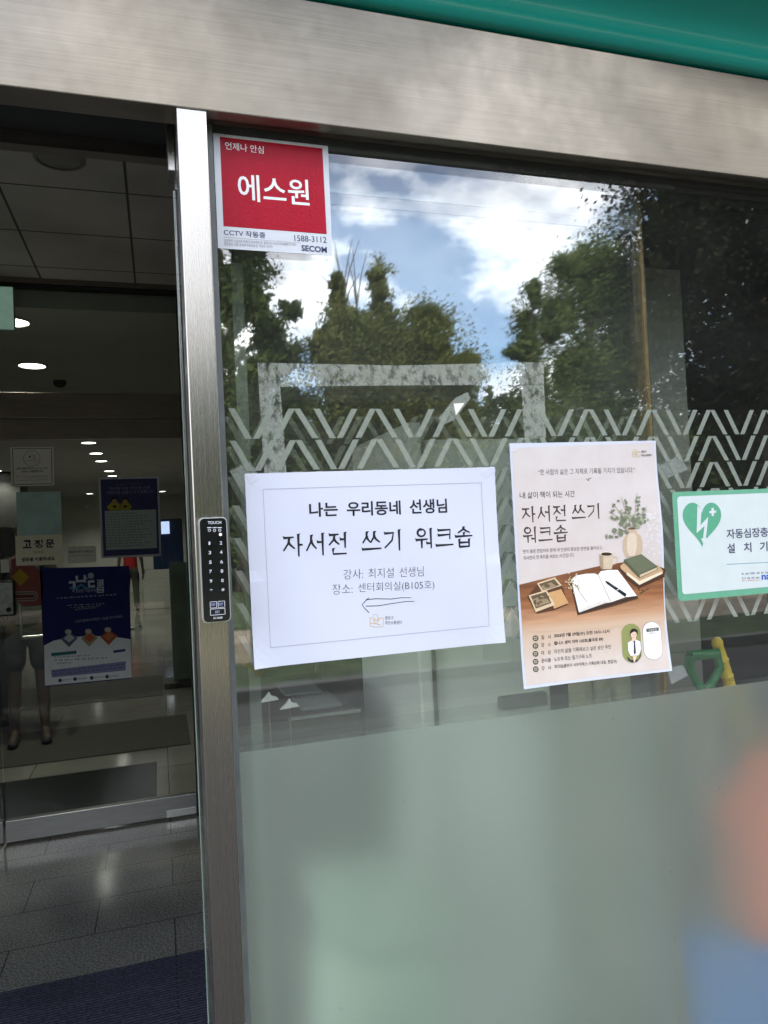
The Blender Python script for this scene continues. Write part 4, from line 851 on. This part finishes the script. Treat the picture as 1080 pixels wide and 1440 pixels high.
p0, p1 = at(243, 930, 7.3), at(268, 790, 7.3)
MB().box((p0.x, 7.3, .06), (p1.x+.12, 7.33, p1.z), .004).build('panel', pm('board_green', (.10, .13, .115), .5, var=.15, scale=6), sb); MB().box((p0.x-.1, 7.15, .0006), (p1.x+.2, 7.5, .06), .01).build('foot', BLACK, sb)
cb = empty('dark_cabinet', (-1.75, 6.1, 0), label='tall black cabinet standing at the left behind the inner glass door', cat='cabinet')
MB().box((-2.2, 6.3, 0), (-1.32, 6.9, 1.75), .01).build('body', pm('cabinet_black', (.012, .012, .012), .4), cb); MB().box((-1.76, 6.296, .1), (-1.75, 6.2995, 1.7)).build('door_gap', STEEL, cb)

# ------------------------------------------------------------------ people
def skin_chain(name, verts, edges, mat, parent, sub=2):
    """one continuous body grown round a skeleton: verts = {key: (x, y, z, r)}"""
    ks_ = list(verts); me = bpy.data.meshes.new(name); me.from_pydata([verts[k][:3] for k in ks_], [(ks_.index(a), ks_.index(b)) for a, b in edges], [])
    me.materials.append(mat); o = bpy.data.objects.new(name, me); COL.objects.link(o); o.parent = parent
    sk = o.modifiers.new('skin', 'SKIN'); sk.use_smooth_shade = True; me.skin_vertices or None
    if not me.skin_vertices: me.attributes
    for i, k in enumerate(ks_):
        r = verts[k][3]; d = me.skin_vertices[0].data[i]; d.radius = r if isinstance(r, tuple) else (r, r); d.use_root = (i == 0)
    o.modifiers.new('sub', 'SUBSURF').levels = sub; o.modifiers['sub'].render_levels = sub
    return o
def person(label, loc, rz, top, bottom, shorts, hair, stride=.0, group=None):
    e = empty('person', loc, (0, 0, rz), label, 'person', group)
    s = stride; skin = pm('skin', (.09, .06, .042), .5, var=.06, scale=30)
    V = {'pelvis': (0, 0, .95, (.135, .10)), 'waist': (0, 0, 1.10, (.125, .095)), 'chest': (0, -.005, 1.30, (.145, .10)), 'collar': (0, .01, 1.43, (.075, .07)), 'neck': (0, 0, 1.50, .052), 'jaw': (0, -.025, 1.565, (.062, .07)), 'skull': (0, -.005, 1.64, (.075, .092)), 'crown': (0, .005, 1.71, (.05, .06))}
    E = [('pelvis', 'waist'), ('waist', 'chest'), ('chest', 'collar'), ('collar', 'neck'), ('neck', 'jaw'), ('jaw', 'skull'), ('skull', 'crown')]
    for d, sg in (('l', 1), ('r', -1)):
        f = s*sg
        V.update({d+'hip': (.09*sg, -f*.1, .87, .085), d+'knee': (.10*sg, -f*.9, .50, .054), d+'calf': (.105*sg, -f*.75+.012, .35, .055), d+'ankle': (.11*sg, -f*.95+max(0, -f)*.3+.01, .09, .034), d+'toe': (.125*sg, -f*.95-.13, .035, .032)})
        E += [('pelvis', d+'hip'), (d+'hip', d+'knee'), (d+'knee', d+'calf'), (d+'calf', d+'ankle'), (d+'ankle', d+'toe')]
        V.update({d+'shoulder': (.175*sg, .01, 1.40, .052), d+'elbow': (.235*sg, .03+f*.3, 1.12, .038), d+'wrist': (.25*sg, -.04+f*.5, .88, .026), d+'palm': (.25*sg, -.055+f*.5, .81, (.035, .018))})
        E += [('collar', d+'shoulder'), (d+'shoulder', d+'elbow'), (d+'elbow', d+'wrist'), (d+'wrist', d+'palm')]
        for k, (yy, ln) in enumerate(((-.030, .062), (-.010, .074), (.010, .070), (.028, .054))):
            V[d+'f%da' % k] = (.25*sg, -.055+f*.5+yy, .775, .009); V[d+'f%db' % k] = (.243*sg, -.058+f*.5+yy, .775-ln*.55, .008); V[d+'f%dc' % k] = (.230*sg, -.060+f*.5+yy, .775-ln, .007)
            E += [(d+'palm', d+'f%da' % k), (d+'f%da' % k, d+'f%db' % k), (d+'f%db' % k, d+'f%dc' % k)]
        V[d+'ta'] = (.245*sg, -.095+f*.5, .815, .010); V[d+'tb'] = (.238*sg, -.112+f*.5, .775, .008); E += [(d+'palm', d+'ta'), (d+'ta', d+'tb')]
    skin_chain('body', V, E, skin, e)
    T = {'z': (0, 0, .90, (.165, .125)), 'a': (0, 0, 1.0, (.16, .12)), 'b': (0, 0, 1.15, (.148, .112)), 'c': (0, -.005, 1.31, (.165, .118)), 'd': (0, .01, 1.43, (.09, .08))}
    TE = [('z', 'a'), ('a', 'b'), ('b', 'c'), ('c', 'd')]
    for d, sg in (('l', 1), ('r', -1)):
        T[d+'s'] = (.178*sg, .01, 1.40, .068); T[d+'e'] = (.222*sg, .025+s*sg*.15, 1.2, .058); TE += [('d', d+'s'), (d+'s', d+'e')]
    skin_chain('shirt', T, TE, top, e)
    B = {'p': (0, 0, .99, (.152, .115)), 'q': (0, 0, .90, (.15, .115))}; BE = [('p', 'q')]
    for d, sg in (('l', 1), ('r', -1)):
        f = s*sg; B[d+'h'] = (.092*sg, -f*.1, .85, .105); B[d+'k'] = (.10*sg, -f*.82, .55, .085 if shorts else .075); BE += [('q', d+'h'), (d+'h', d+'k')]
        if not shorts: B[d+'m'] = (.105*sg, -f*.8+.01, .33, .066); B[d+'a'] = (.11*sg, -f*.95+max(0, -f)*.3+.01, .09, .055); BE += [(d+'k', d+'m'), (d+'m', d+'a')]
    skin_chain('shorts' if shorts else 'trousers', B, BE, bottom, e)
    for d, sg in (('l', 1), ('r', -1)):
        f = s*sg; skin_chain('shoe', {'h': (.11*sg, -f*.95+max(0, -f)*.3+.025, .045, (.040, .04)), 'm': (.117*sg, -f*.95-.06, .042, (.044, .034)), 't': (.124*sg, -f*.95-.155, .034, (.036, .026))}, [('h', 'm'), ('m', 't')], pm('shoe_dark', (.03, .03, .03), .6), e, 2)
    skin_chain('hair', {'a': (0, .03, 1.60, (.082, .075)), 'b': (0, .018, 1.68, (.088, .095)), 'c': (0, .005, 1.73, (.06, .07))}, [('a', 'b'), ('b', 'c')], hair, e)
    fm = pm('eye_dark', (.02, .015, .012), .3)
    for sg in (1, -1): MB().lathe([(.002, -.006), (.009, -.002), (.009, .002), (.002, .006)], (0, 0, 0), 10).build('eye', fm, None); ey = COL.objects[-1]; ey.parent = e; ey.location = (.03*sg, -.098, 1.625)
    n_ = MB(); n_.tube([(0, -.088, 1.63), (0, -.112, 1.595), (0, -.092, 1.583)], [.006, .012, .006], 8); no = n_.build('nose', skin, None, True); no.parent = e
    m_ = MB(); m_.tube([(-.022, -.083, 1.558), (0, -.092, 1.556), (.022, -.083, 1.558)], [.003, .006, .003], 8); mo = m_.build('mouth', pm('lips', (.30, .12, .10), .5), None, True); mo.parent = e
    return e
HAIR = pm('hair', (.015, .012, .010), .5, var=.3, scale=90, bump=.4)
person('stand-in for a mirrored person, placed inside behind the posters, dark shirt and shorts, bare lower legs showing', (-1.03, 5.58, .009), .1, pm('shirt_black', (.018, .019, .02), .8, var=.2), pm('shorts_dark', (.03, .035, .036), .8, var=.2), True, HAIR)  # solid figure added in place of legs mirrored in the door glass
wb = person('person in a red top and black trousers walking away through the lobby', (-.62, 16.2, 0), math.pi, pm('top_red', lin((150, 22, 26)), .8, var=.2), pm('trousers_black', (.014, .014, .016), .8, var=.2), False, HAIR, .16)
bg_ = empty('tote_bag', (-.93, 16.1, .5), label='pale tote bag hanging from the hand of the walking person', cat='bag')
MB().prism([(-1.07, .55), (-.83, .56), (-.86, .80), (-1.03, .80)], 1, 16.12, 16.24).build('pouch', pm('bag_canvas', (.5, .48, .46), .8, var=.1), bg_)
MB().tube([(-1.0, 16.18, .80), (-.97, 16.18, .93), (-.90, 16.18, .93), (-.88, 16.18, .80)], .012, 8).build('strap', pm('bag_canvas', (.5, .48, .46), .8), bg_)

# ------------------------------------------------------------------ things standing behind the window
wc = empty('white_cabinet', (.57, .6, 0), label='tall off white cabinet standing behind the paper notice, inside the window', cat='cabinet')
WHT = pm('offwhite_laminate', (.84, .87, .82), .5, var=.04, scale=5)
MB().box((.480, .47, .05), (.715, .85, 1.74), .004).build('body', WHT, wc); MB().box((.440, .45, .05), (.466, .85, 1.77), .004).build('side_panel', WHT, wc); MB().box((.467, .47, .05), (.4795, .85, 1.72)).build('recess', pm('grey_recess', (.2, .21, .2), .6), wc); MB().box((.45, .48, .0), (.705, .83, .0495)).build('plinth', BLACK, wc)
MB().box((.60, .455, 1.225), (.70, .4695, 1.25), .003).build('handle', pm('grey_recess', (.2, .21, .2), .6), wc)
gb = empty('grey_board', (.85, .25, 0), label='tall narrow grey green board leaning upright behind the right side of the window', cat='board')
MB().box((.806, .25, .012), (.888, .262, 2.005), .001).build('panel', pm('board_greygreen', (.20, .205, .175), .6, var=.06, scale=6), gb); MB().box((.80, .235, 0), (.894, .28, .0115)).build('foot', BLACK, gb)
ds = empty('dark_desk', (.23, .75, 0), label='dark counter with papers on top, inside the window below the white notice', cat='desk')
WOODD = pm('dark_wood', (.035, .024, .017), .35, var=.3, scale=6, stretch=(1, 8, 8))
MB().box((.09, .55, 1.205), (.35, .98, 1.233), .003).build('top', WOODD, ds); MB().box((.10, .57, .0), (.34, .96, 1.2045)).build('body', pm('desk_body', (.03, .022, .02), .5), ds); MB().tube([(.215, .546, 1.236), (.352, .546, 1.236)], .0035, 8).build('edge_rail', STEEL, ds, True)
pt = MB(); pt.box((.25, .60, 1.2335), (.33, .72, 1.240), .002); pt.box((.24, .74, 1.2335), (.32, .88, 1.238), .002); tag(pt.build('paper_stack', pm('grey_folder', (.22, .23, .23), .6, var=.1)), 'grey folders lying on the dark counter behind the window', 'folders')
for i, (x, y) in enumerate(((.172, .50), (.208, .50))):
    t = empty('name_tag_stand', (x, y, 0), label=('white tipped steel pin farther left before the dark counter', 'white tipped steel pin nearer the folders on the dark counter')[i], cat='stand', group='white tipped pins by the counter')
    zt = 1.284-i*.016
    MB().tube([(x+.002, y, .0), (x+.002, y, zt)], .0013, 8).build('pin', DARKSTEEL, t, True); MB().prism([(x-.015, zt-.001), (x+.019, zt+.001), (x+.015, zt+.006), (x+.006, zt+.009), (x+.003, zt+.016), (x-.005, zt+.007)], 1, y-.004, y+.004).build('flag', pm('flag_white', (.85, .85, .82), .5), t)
cr = empty('wooden_chair', (.425, 1.2, 0), label='dark brown chair with a rounded back beside the counter, inside the window', cat='chair')
CH_ = [(.36, 1.0, .45), (.36, 1.0, 1.17), (.365, 1.0, 1.24), (.385, 1.0, 1.285), (.425, 1.0, 1.30), (.465, 1.0, 1.285), (.487, 1.0, 1.24), (.492, 1.0, 1.17), (.492, 1.0, .45)]
MB().tube(CH_, .013, 10).build('back_frame', WOODD, cr, True); MB().box((.373, .994, .7), (.479, 1.008, 1.285), .004).build('backrest', pm('brown_leather', (.055, .030, .02), .4, var=.2), cr)
MB().box((.355, 1.01, .43), (.497, 1.38, .47), .01).build('seat', pm('brown_leather', (.055, .030, .02), .4), cr)
for x in (.365, .487):
    for y in (1.03, 1.36): MB().tube([(x, y, 0), (x, y, .43)], .012, 8).build('leg', WOODD, cr, True)
mb_ = empty('mint_glow_block', (.285, .23, 0), label='pale mint block added to give the soft glow behind the middle of the frosted film', cat='box')  # added pale block; its colour supplies the green glow seen through the film
MINTP = pm('mint_plastic', (.72, .90, .76), .5, var=.05, scale=4)
MB().box((.19, .15, .0), (.395, .40, 1.00), .08).build('body', MINTP, mb_, True); MB().box((.20, .16, 1.002), (.385, .39, 1.04), .015).build('lid', MINTP, mb_, True)
# coloured plastic things blurred where the frosted film covers them
bn = empty('blue_crate', (.92, .13, 0), label='blue plastic crate standing on edge, blurred behind the frosted film at bottom right', cat='crate')
BINB = pm('crate_blue', (.012, .20, .70), .4, var=.06)
MB().prism([(.74, .0), (1.12, .0), (1.14, .90), (.72, .90)], 1, .10, .172).build('tub', BINB, bn); MB().box((.715, .095, .902), (1.145, .177, .925), .006).build('rim', BINB, bn)
cn_ = empty('orange_scoop', (.94, .135, .926), label='orange plastic scoop standing on the blue crate, blurred behind the frosted film', cat='scoop')
MB().prism([(.83, .927), (1.08, .927), (1.10, 1.08), (1.04, 1.18), (.90, 1.19), (.82, 1.10)], 1, .10, .165).build('blade', pm('scoop_orange', (.95, .13, .015), .5, var=.08), cn_); MB().box((.93, .12, 1.192), (.98, .15, 1.24), .006).build('grip', pm('scoop_orange', (.95, .13, .015), .5), cn_)
sh = empty('garden_shovel', (.9, .2, 0), label='garden shovel with a green D shaped grip standing behind the window', cat='shovel')
GP = pm('green_plastic', (.010, .17, .045), .3, var=.1)
A = [at(p[0], p[1], .19) for p in ((970, 922), (1008, 919), (1012, 940), (1000, 962), (990, 970), (980, 962), (970, 940), (970, 922))]
MB().tube(A, [.0085, .0085, .007, .0065, .0075, .0065, .0065, .0085], 12).build('grip', GP, sh, True)
MB().tube([A[4]+Vector((0, 0, .004)), Vector((A[4].x+.005, .19, .35))], .010, 10).build('shaft', pm('ash_handle', (.35, .24, .12), .6, var=.2), sh, True)
MB().prism([(A[4].x-.07, .35), (A[4].x+.08, .35), (A[4].x+.07, .08), (A[4].x+.005, .0), (A[4].x-.06, .08)], 1, .185, .195).build('blade', STEEL, sh)
yp = empty('yellow_pole', (.95, .22, 0), label='ringed yellow pole leaning beside the green shovel grip', cat='pole')
a, b = at(1009, 906, .2), at(1034, 990, .2); d = (b-a).normalized(); end = a+d*(a.z/-d.z)
P_ = [a]; R__ = [.0085]
for k in range(1, 9):
    t = k*.028; P_ += [a+d*(t-.003), a+d*t, a+d*(t+.003)]; R__ += [.0095, .0112, .0095]
P_.append(end); R__.append(.011)
MB().tube(P_, R__, 12).build('shaft', pm('yellow_plastic', (.66, .47, .025), .4, var=.12), yp, True); MB().lathe([(.004, .012), (.009, .006), (.0095, -.002)][::-1], (a.x, a.y, a.z), 12).build('end_cap', pm('yellow_plastic', (.66, .47, .025), .4), yp, True)
wr = empty('wrapped_bundle', (.66, .42, 0), label='pale yellow rolled bundle standing behind the foot of the poster', cat='bundle')
for i, x in enumerate((.66, .70, .745)): MB().tube([(x+.09, .42, 0), (x+.09, .42, 1.38-.02*i)], .022, 14).build('roll', pm('cream_roll', (.42, .38, .24), .7, var=.1), wr, True)
# ------------------------------------------------------------------ trees across the plaza (seen mirrored in the glass and the steel)
def leaf_mat(name, c, c2):
    m = bpy.data.materials.new(name); m.use_nodes = True; n, l = N(m); b = n['Principled BSDF']; b.inputs['Roughness'].default_value = .6; b.inputs['Specular IOR Level'].default_value = .08
    t = n.new('ShaderNodeTexCoord'); nz = n.new('ShaderNodeTexNoise'); nz.inputs['Scale'].default_value = .9; nz.inputs['Detail'].default_value = 5; l.new(t.outputs['Object'], nz.inputs[0])
    rp = n.new('ShaderNodeValToRGB'); rp.color_ramp.elements[0].position = .35; rp.color_ramp.elements[1].position = .68; rp.color_ramp.elements[0].color = c+(1,); rp.color_ramp.elements[1].color = c2+(1,)
    l.new(nz.outputs['Fac'], rp.inputs[0]); l.new(rp.outputs[0], b.inputs['Base Color'])
    tl = n.new('ShaderNodeBsdfTranslucent'); l.new(rp.outputs[0], tl.inputs[0]); ms = n.new('ShaderNodeMixShader'); ms.inputs[0].default_value = .25
    l.new(b.outputs[0], ms.inputs[1]); l.new(tl.outputs[0], ms.inputs[2]); l.new(ms.outputs[0], n['Material Output'].inputs[0]); return m
LEAFS = [leaf_mat('leaf_dark', (.058, .085, .026), (.115, .15, .046)), leaf_mat('leaf_olive', (.10, .115, .03), (.18, .19, .055)), leaf_mat('leaf_mid', (.08, .11, .038), (.155, .19, .066)), leaf_mat('leaf_shade', (.018, .024, .010), (.036, .042, .016))]  # leaf_shade has the shade on the near trees put into its colour
BARK = pm('bark', (.09, .07, .05), .9, var=.3, scale=8, stretch=(1, 1, .2), bump=.5)
def crown_mesh(name, blobs, mat, parent, n, leaf, rng, gap=.5, core=.22):
    """many leaf sized faces gathered in clumps through the blobs' volume"""
    n = int(n*4.4); leaf *= .40
    vol = np.array([b[3]*b[4]*b[5] for b in blobs])**.67; vol /= vol.sum(); C = []; S = [] 
    for b, w in zip(blobs, vol):
        k = int(n*w); nc = max(6, int(k/75))
        d = rng.normal(size=(nc, 3)); d /= np.linalg.norm(d, axis=1)[:, None]; r = rng.uniform(.35, 1.0, nc)**.6
        cc = d*r[:, None]*np.array(b[3:6])+np.array(b[:3]); idx = rng.integers(0, nc, k)
        s = min(b[3:6])*gap*rng.uniform(.3, .8, nc)[idx][:, None]
        C.append(cc[idx]+np.clip(rng.normal(size=(k, 3)), -1.7, 1.7)*s*np.array([1, 1, .75])); S.append(np.full(k, 1.0))
        kc = int(k*core); d = rng.normal(size=(kc, 3)); d /= np.linalg.norm(d, axis=1)[:, None]          # the close inner foliage
        C.append(d*(rng.uniform(0, .62, kc)**.5)[:, None]*np.array(b[3:6])*.8+np.array(b[:3])); S.append(np.full(kc, 3.2))
    C = np.concatenate(C); k = len(C)
    a = rng.normal(size=(k, 3)); a /= np.linalg.norm(a, axis=1)[:, None]; b = np.cross(a, rng.normal(size=(k, 3))); b /= np.linalg.norm(b, axis=1)[:, None]
    s = leaf*(rng.uniform(.6, 1.3, k)*np.concatenate(S))[:, None]; V = np.stack([C-a*s, C-b*s*.62, C+a*s, C+b*s*.62], 1).reshape(-1, 3)
    me = bpy.data.meshes.new(name); me.vertices.add(4*k); me.vertices.foreach_set('co', V.ravel().astype(np.float32)); me.loops.add(4*k); me.loops.foreach_set('vertex_index', np.arange(4*k, dtype=np.int32))
    me.polygons.add(k); me.polygons.foreach_set('loop_start', np.arange(0, 4*k, 4, dtype=np.int32)); me.update(calc_edges=True); me.materials.append(mat)
    o = bpy.data.objects.new(name, me); COL.objects.link(o); attach(o, parent); return o
def tree(label, x, y, h, blobs, kind, n, leaf, trunk=.16, twigs=0, gap=.5, top=None, core=.22):
    rng = np.random.default_rng(int(abs(x*31+y*7)*10)+3)
    e = empty('tree', (x, y, -.03), label=label, cat='tree', group='trees across the plaza')
    m = MB(); t = top or h*.75
    m.tube([(x, y, -.05), (x+.05, y, t*.35), (x-.06, y+.05, t*.7), (x, y, t)], [trunk, trunk*.8, trunk*.5, trunk*.15], 9)
    for i, b in enumerate(blobs):
        z0 = min(t*.9, max(h*.2, b[2]-b[5]*1.2)); m.tube([(x, y, z0), ((x+b[0])/2+rng.uniform(-.2, .2), (y+b[1])/2, (z0+b[2])/2+.1), (b[0], b[1], b[2])], [trunk*.45, trunk*.28, trunk*.08], 6)
    m.build('trunk', BARK, e, True)
    if twigs:
        tw = MB()
        for i in range(twigs):
            a = rng.uniform(-.5, .5); l = rng.uniform(.8, 2.0); x0 = x+rng.uniform(-.3, .3)
            tw.tube([(x0, y, h-1.6), (x0+a*.5, y, h-1.6+l*.6), (x0+a*1.2, y+rng.uniform(-.2, .2), h-1.6+l*1.1)], [.03, .02, .008], 5)
        tw.build('bare_branch', BARK, e, True)
    crown_mesh('crown', blobs, LEAFS[kind], e, n, leaf, rng, gap, core)
    return e
def spire(x, y, z0, z1, r, k=6):
    return [(x+random.uniform(-.4, .4)*r, y+random.uniform(-.4, .4)*r, z0+(z1-z0)*(i+.5)/k, r*(1-.75*(i/k)**1.3), r*(1-.75*(i/k)**1.3), (z1-z0)/k*.85) for i in range(k)]
T20 = -20
tree('tall dark evergreen reflected under the red sticker', 2.2, T20, 12, spire(1.9, T20, 1, 12.5, 2.1, 7)+[(2.6, T20, 4.6, 1.5, 1.3, 1.6), (3.9, T20, 5.2, .9, 1.0, .9), (3.6, T20, 3.6, 1.4, 1.2, 1.5), (3.0, T20, 6.2, .9, .9, .9), (2.9, T20, 8.2, .8, .8, .9), (2.8, T20, 9.6, .8, .8, 1.0), (3.3, T20, 7.3, .7, .8, .8), (2.2, T20, 10.6, 1.1, 1.0, 1.2), (2.0, T20, 8.4, 1.5, 1.2, 1.3), (3.6, T20, 6.6, .8, .8, .6), (3.9, T20, 8.0, .5, .6, .4), (1.0, T20-1, 5, 1.6, 1.4, 2.2)], 0, 9000, .15, .22)
tree('olive evergreen with two pointed tops and bare branches', 5.6, T20+.5, 9.6, spire(5.05, T20+.5, 3.5, 9.2, .75, 5)+spire(6.55, T20+.5, 3.5, 9.5, .85, 5)+[(5.0, T20+.5, 6.8, 1.0, 1.0, 1.1), (5.9, T20+.5, 6.7, 1.1, 1.0, 1.0), (6.7, T20+.5, 7.0, 1.05, 1.0, 1.2), (5.5, T20+.5, 7.6, .6, .7, .6), (5.8, T20+.5, 5.5, 1.7, 1.3, 1.6), (5.6, T20, 2.6, 1.8, 1.4, 1.6)], 1, 9000, .13, .16, twigs=9)
tree('broad rounded olive tree in the middle of the reflection', 8.2, T20, 8.8, [(8.1, T20, 6.6, 1.3, 1.3, 1.5), (8.2, T20, 7.8, .8, .8, .8), (9.0, T20, 6.0, .9, 1.0, .9), (9.5, T20, 6.7, .45, .5, .35), (7.4, T20, 5.6, 1.2, 1.2, 1.3), (8.4, T20, 4.0, 1.9, 1.4, 1.5), (8.2, T20, 2.0, 2.0, 1.4, 1.4)], 1, 9000, .13, .16)
tree('slim ragged tree standing right of the sky gap', 11.8, T20, 9.4, spire(11.75, T20, 4.6, 9.4, .72, 5)+[(11.2, T20, 7.0, .5, .5, .35), (12.5, T20, 7.6, .5, .5, .35), (11.9, T20, 4.8, 1.2, 1.0, 1.0), (11.4, T20, 2.9, 1.7, 1.3, 2.2), (10.4, T20, 3.4, 1.2, 1.1, 1.6), (12.6, T20, 4.4, 1.1, 1.0, 1.3)], 2, 5200, .14, .15, twigs=6, gap=.7)
tree('large dense tree rising to the right of the sky gap', 14.6, T20-1, 12.5, [(13.4, T20-1, 8.6, .9, 1.0, 1.0), (14.0, T20-1, 10.3, .9, 1.0, .6), (15.3, T20-1, 9.8, 1.5, 1.4, 1.9), (14.2, T20-1, 6.5, 1.5, 1.4, 1.6), (16.4, T20-1, 7.5, 1.9, 1.6, 2.2), (15.2, T20-1, 4.0, 2.4, 1.6, 2.0), (13.0, T20, 2.4, 1.6, 1.4, 1.6)], 2, 11000, .15, .2, gap=.6)
# a dark tree close to the entrance, hanging over at the right
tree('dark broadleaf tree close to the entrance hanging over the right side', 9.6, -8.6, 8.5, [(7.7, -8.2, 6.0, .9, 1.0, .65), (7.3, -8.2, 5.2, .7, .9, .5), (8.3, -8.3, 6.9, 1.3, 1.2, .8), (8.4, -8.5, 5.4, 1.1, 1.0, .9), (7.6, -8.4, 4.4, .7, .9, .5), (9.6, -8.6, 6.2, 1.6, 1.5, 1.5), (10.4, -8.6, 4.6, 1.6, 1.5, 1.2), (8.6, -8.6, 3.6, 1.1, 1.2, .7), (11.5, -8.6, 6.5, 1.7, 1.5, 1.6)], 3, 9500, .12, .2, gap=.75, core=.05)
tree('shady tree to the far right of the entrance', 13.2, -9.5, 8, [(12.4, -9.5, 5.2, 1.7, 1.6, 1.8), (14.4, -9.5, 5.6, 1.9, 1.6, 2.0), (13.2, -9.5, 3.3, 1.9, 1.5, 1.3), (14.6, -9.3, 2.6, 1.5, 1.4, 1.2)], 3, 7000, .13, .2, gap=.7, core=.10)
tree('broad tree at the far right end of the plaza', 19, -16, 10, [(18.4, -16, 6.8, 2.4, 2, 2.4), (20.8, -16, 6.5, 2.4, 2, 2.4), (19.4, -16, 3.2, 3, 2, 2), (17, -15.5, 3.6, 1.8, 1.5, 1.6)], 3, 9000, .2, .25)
tree('spreading tree added straight across from the doorway for a dark reflection', -3.6, -21, 9.5, [(-3.6, -21, 6.2, 2.6, 2.2, 2.4), (-1.6, -21, 5.0, 1.8, 1.6, 1.8), (-5.6, -21, 5.0, 2, 1.7, 1.9), (-3.4, -21, 3, 3, 1.8, 1.5)], 0, 9000, .18, .22)  # this tree and the next are added to darken the doorway's reflection
tree('dark tree added at the left end of the plaza for a dark reflection', -10.5, -19, 11, [(-10.5, -19, 7, 2.6, 2.2, 3), (-8.6, -19, 5, 2, 1.8, 2), (-12.6, -19, 5.5, 2.2, 2, 2.2), (-10.4, -19, 3, 3, 2, 1.6)], 0, 9000, .2, .25)
# undergrowth: a clipped hedge bank below the crowns
hb = empty('hedge', (5, -23.5, -.03), label='long uneven hedge bank behind the trees across the plaza', cat='hedge')
rng = np.random.default_rng(5)
crown_mesh('foliage', [(x, -23.5+rng.uniform(-.5, .5), 2.5+rng.uniform(-.2, .6), 1.7, 1.1, 2.7+rng.uniform(0, 1.0)) for x in np.arange(-16, 27, 1.5)], LEAFS[0], hb, 30000, .42, rng, .6)
MB().box((-16, -23.6, -.03), (27, -23.4, .6)).build('stems', BARK, hb)
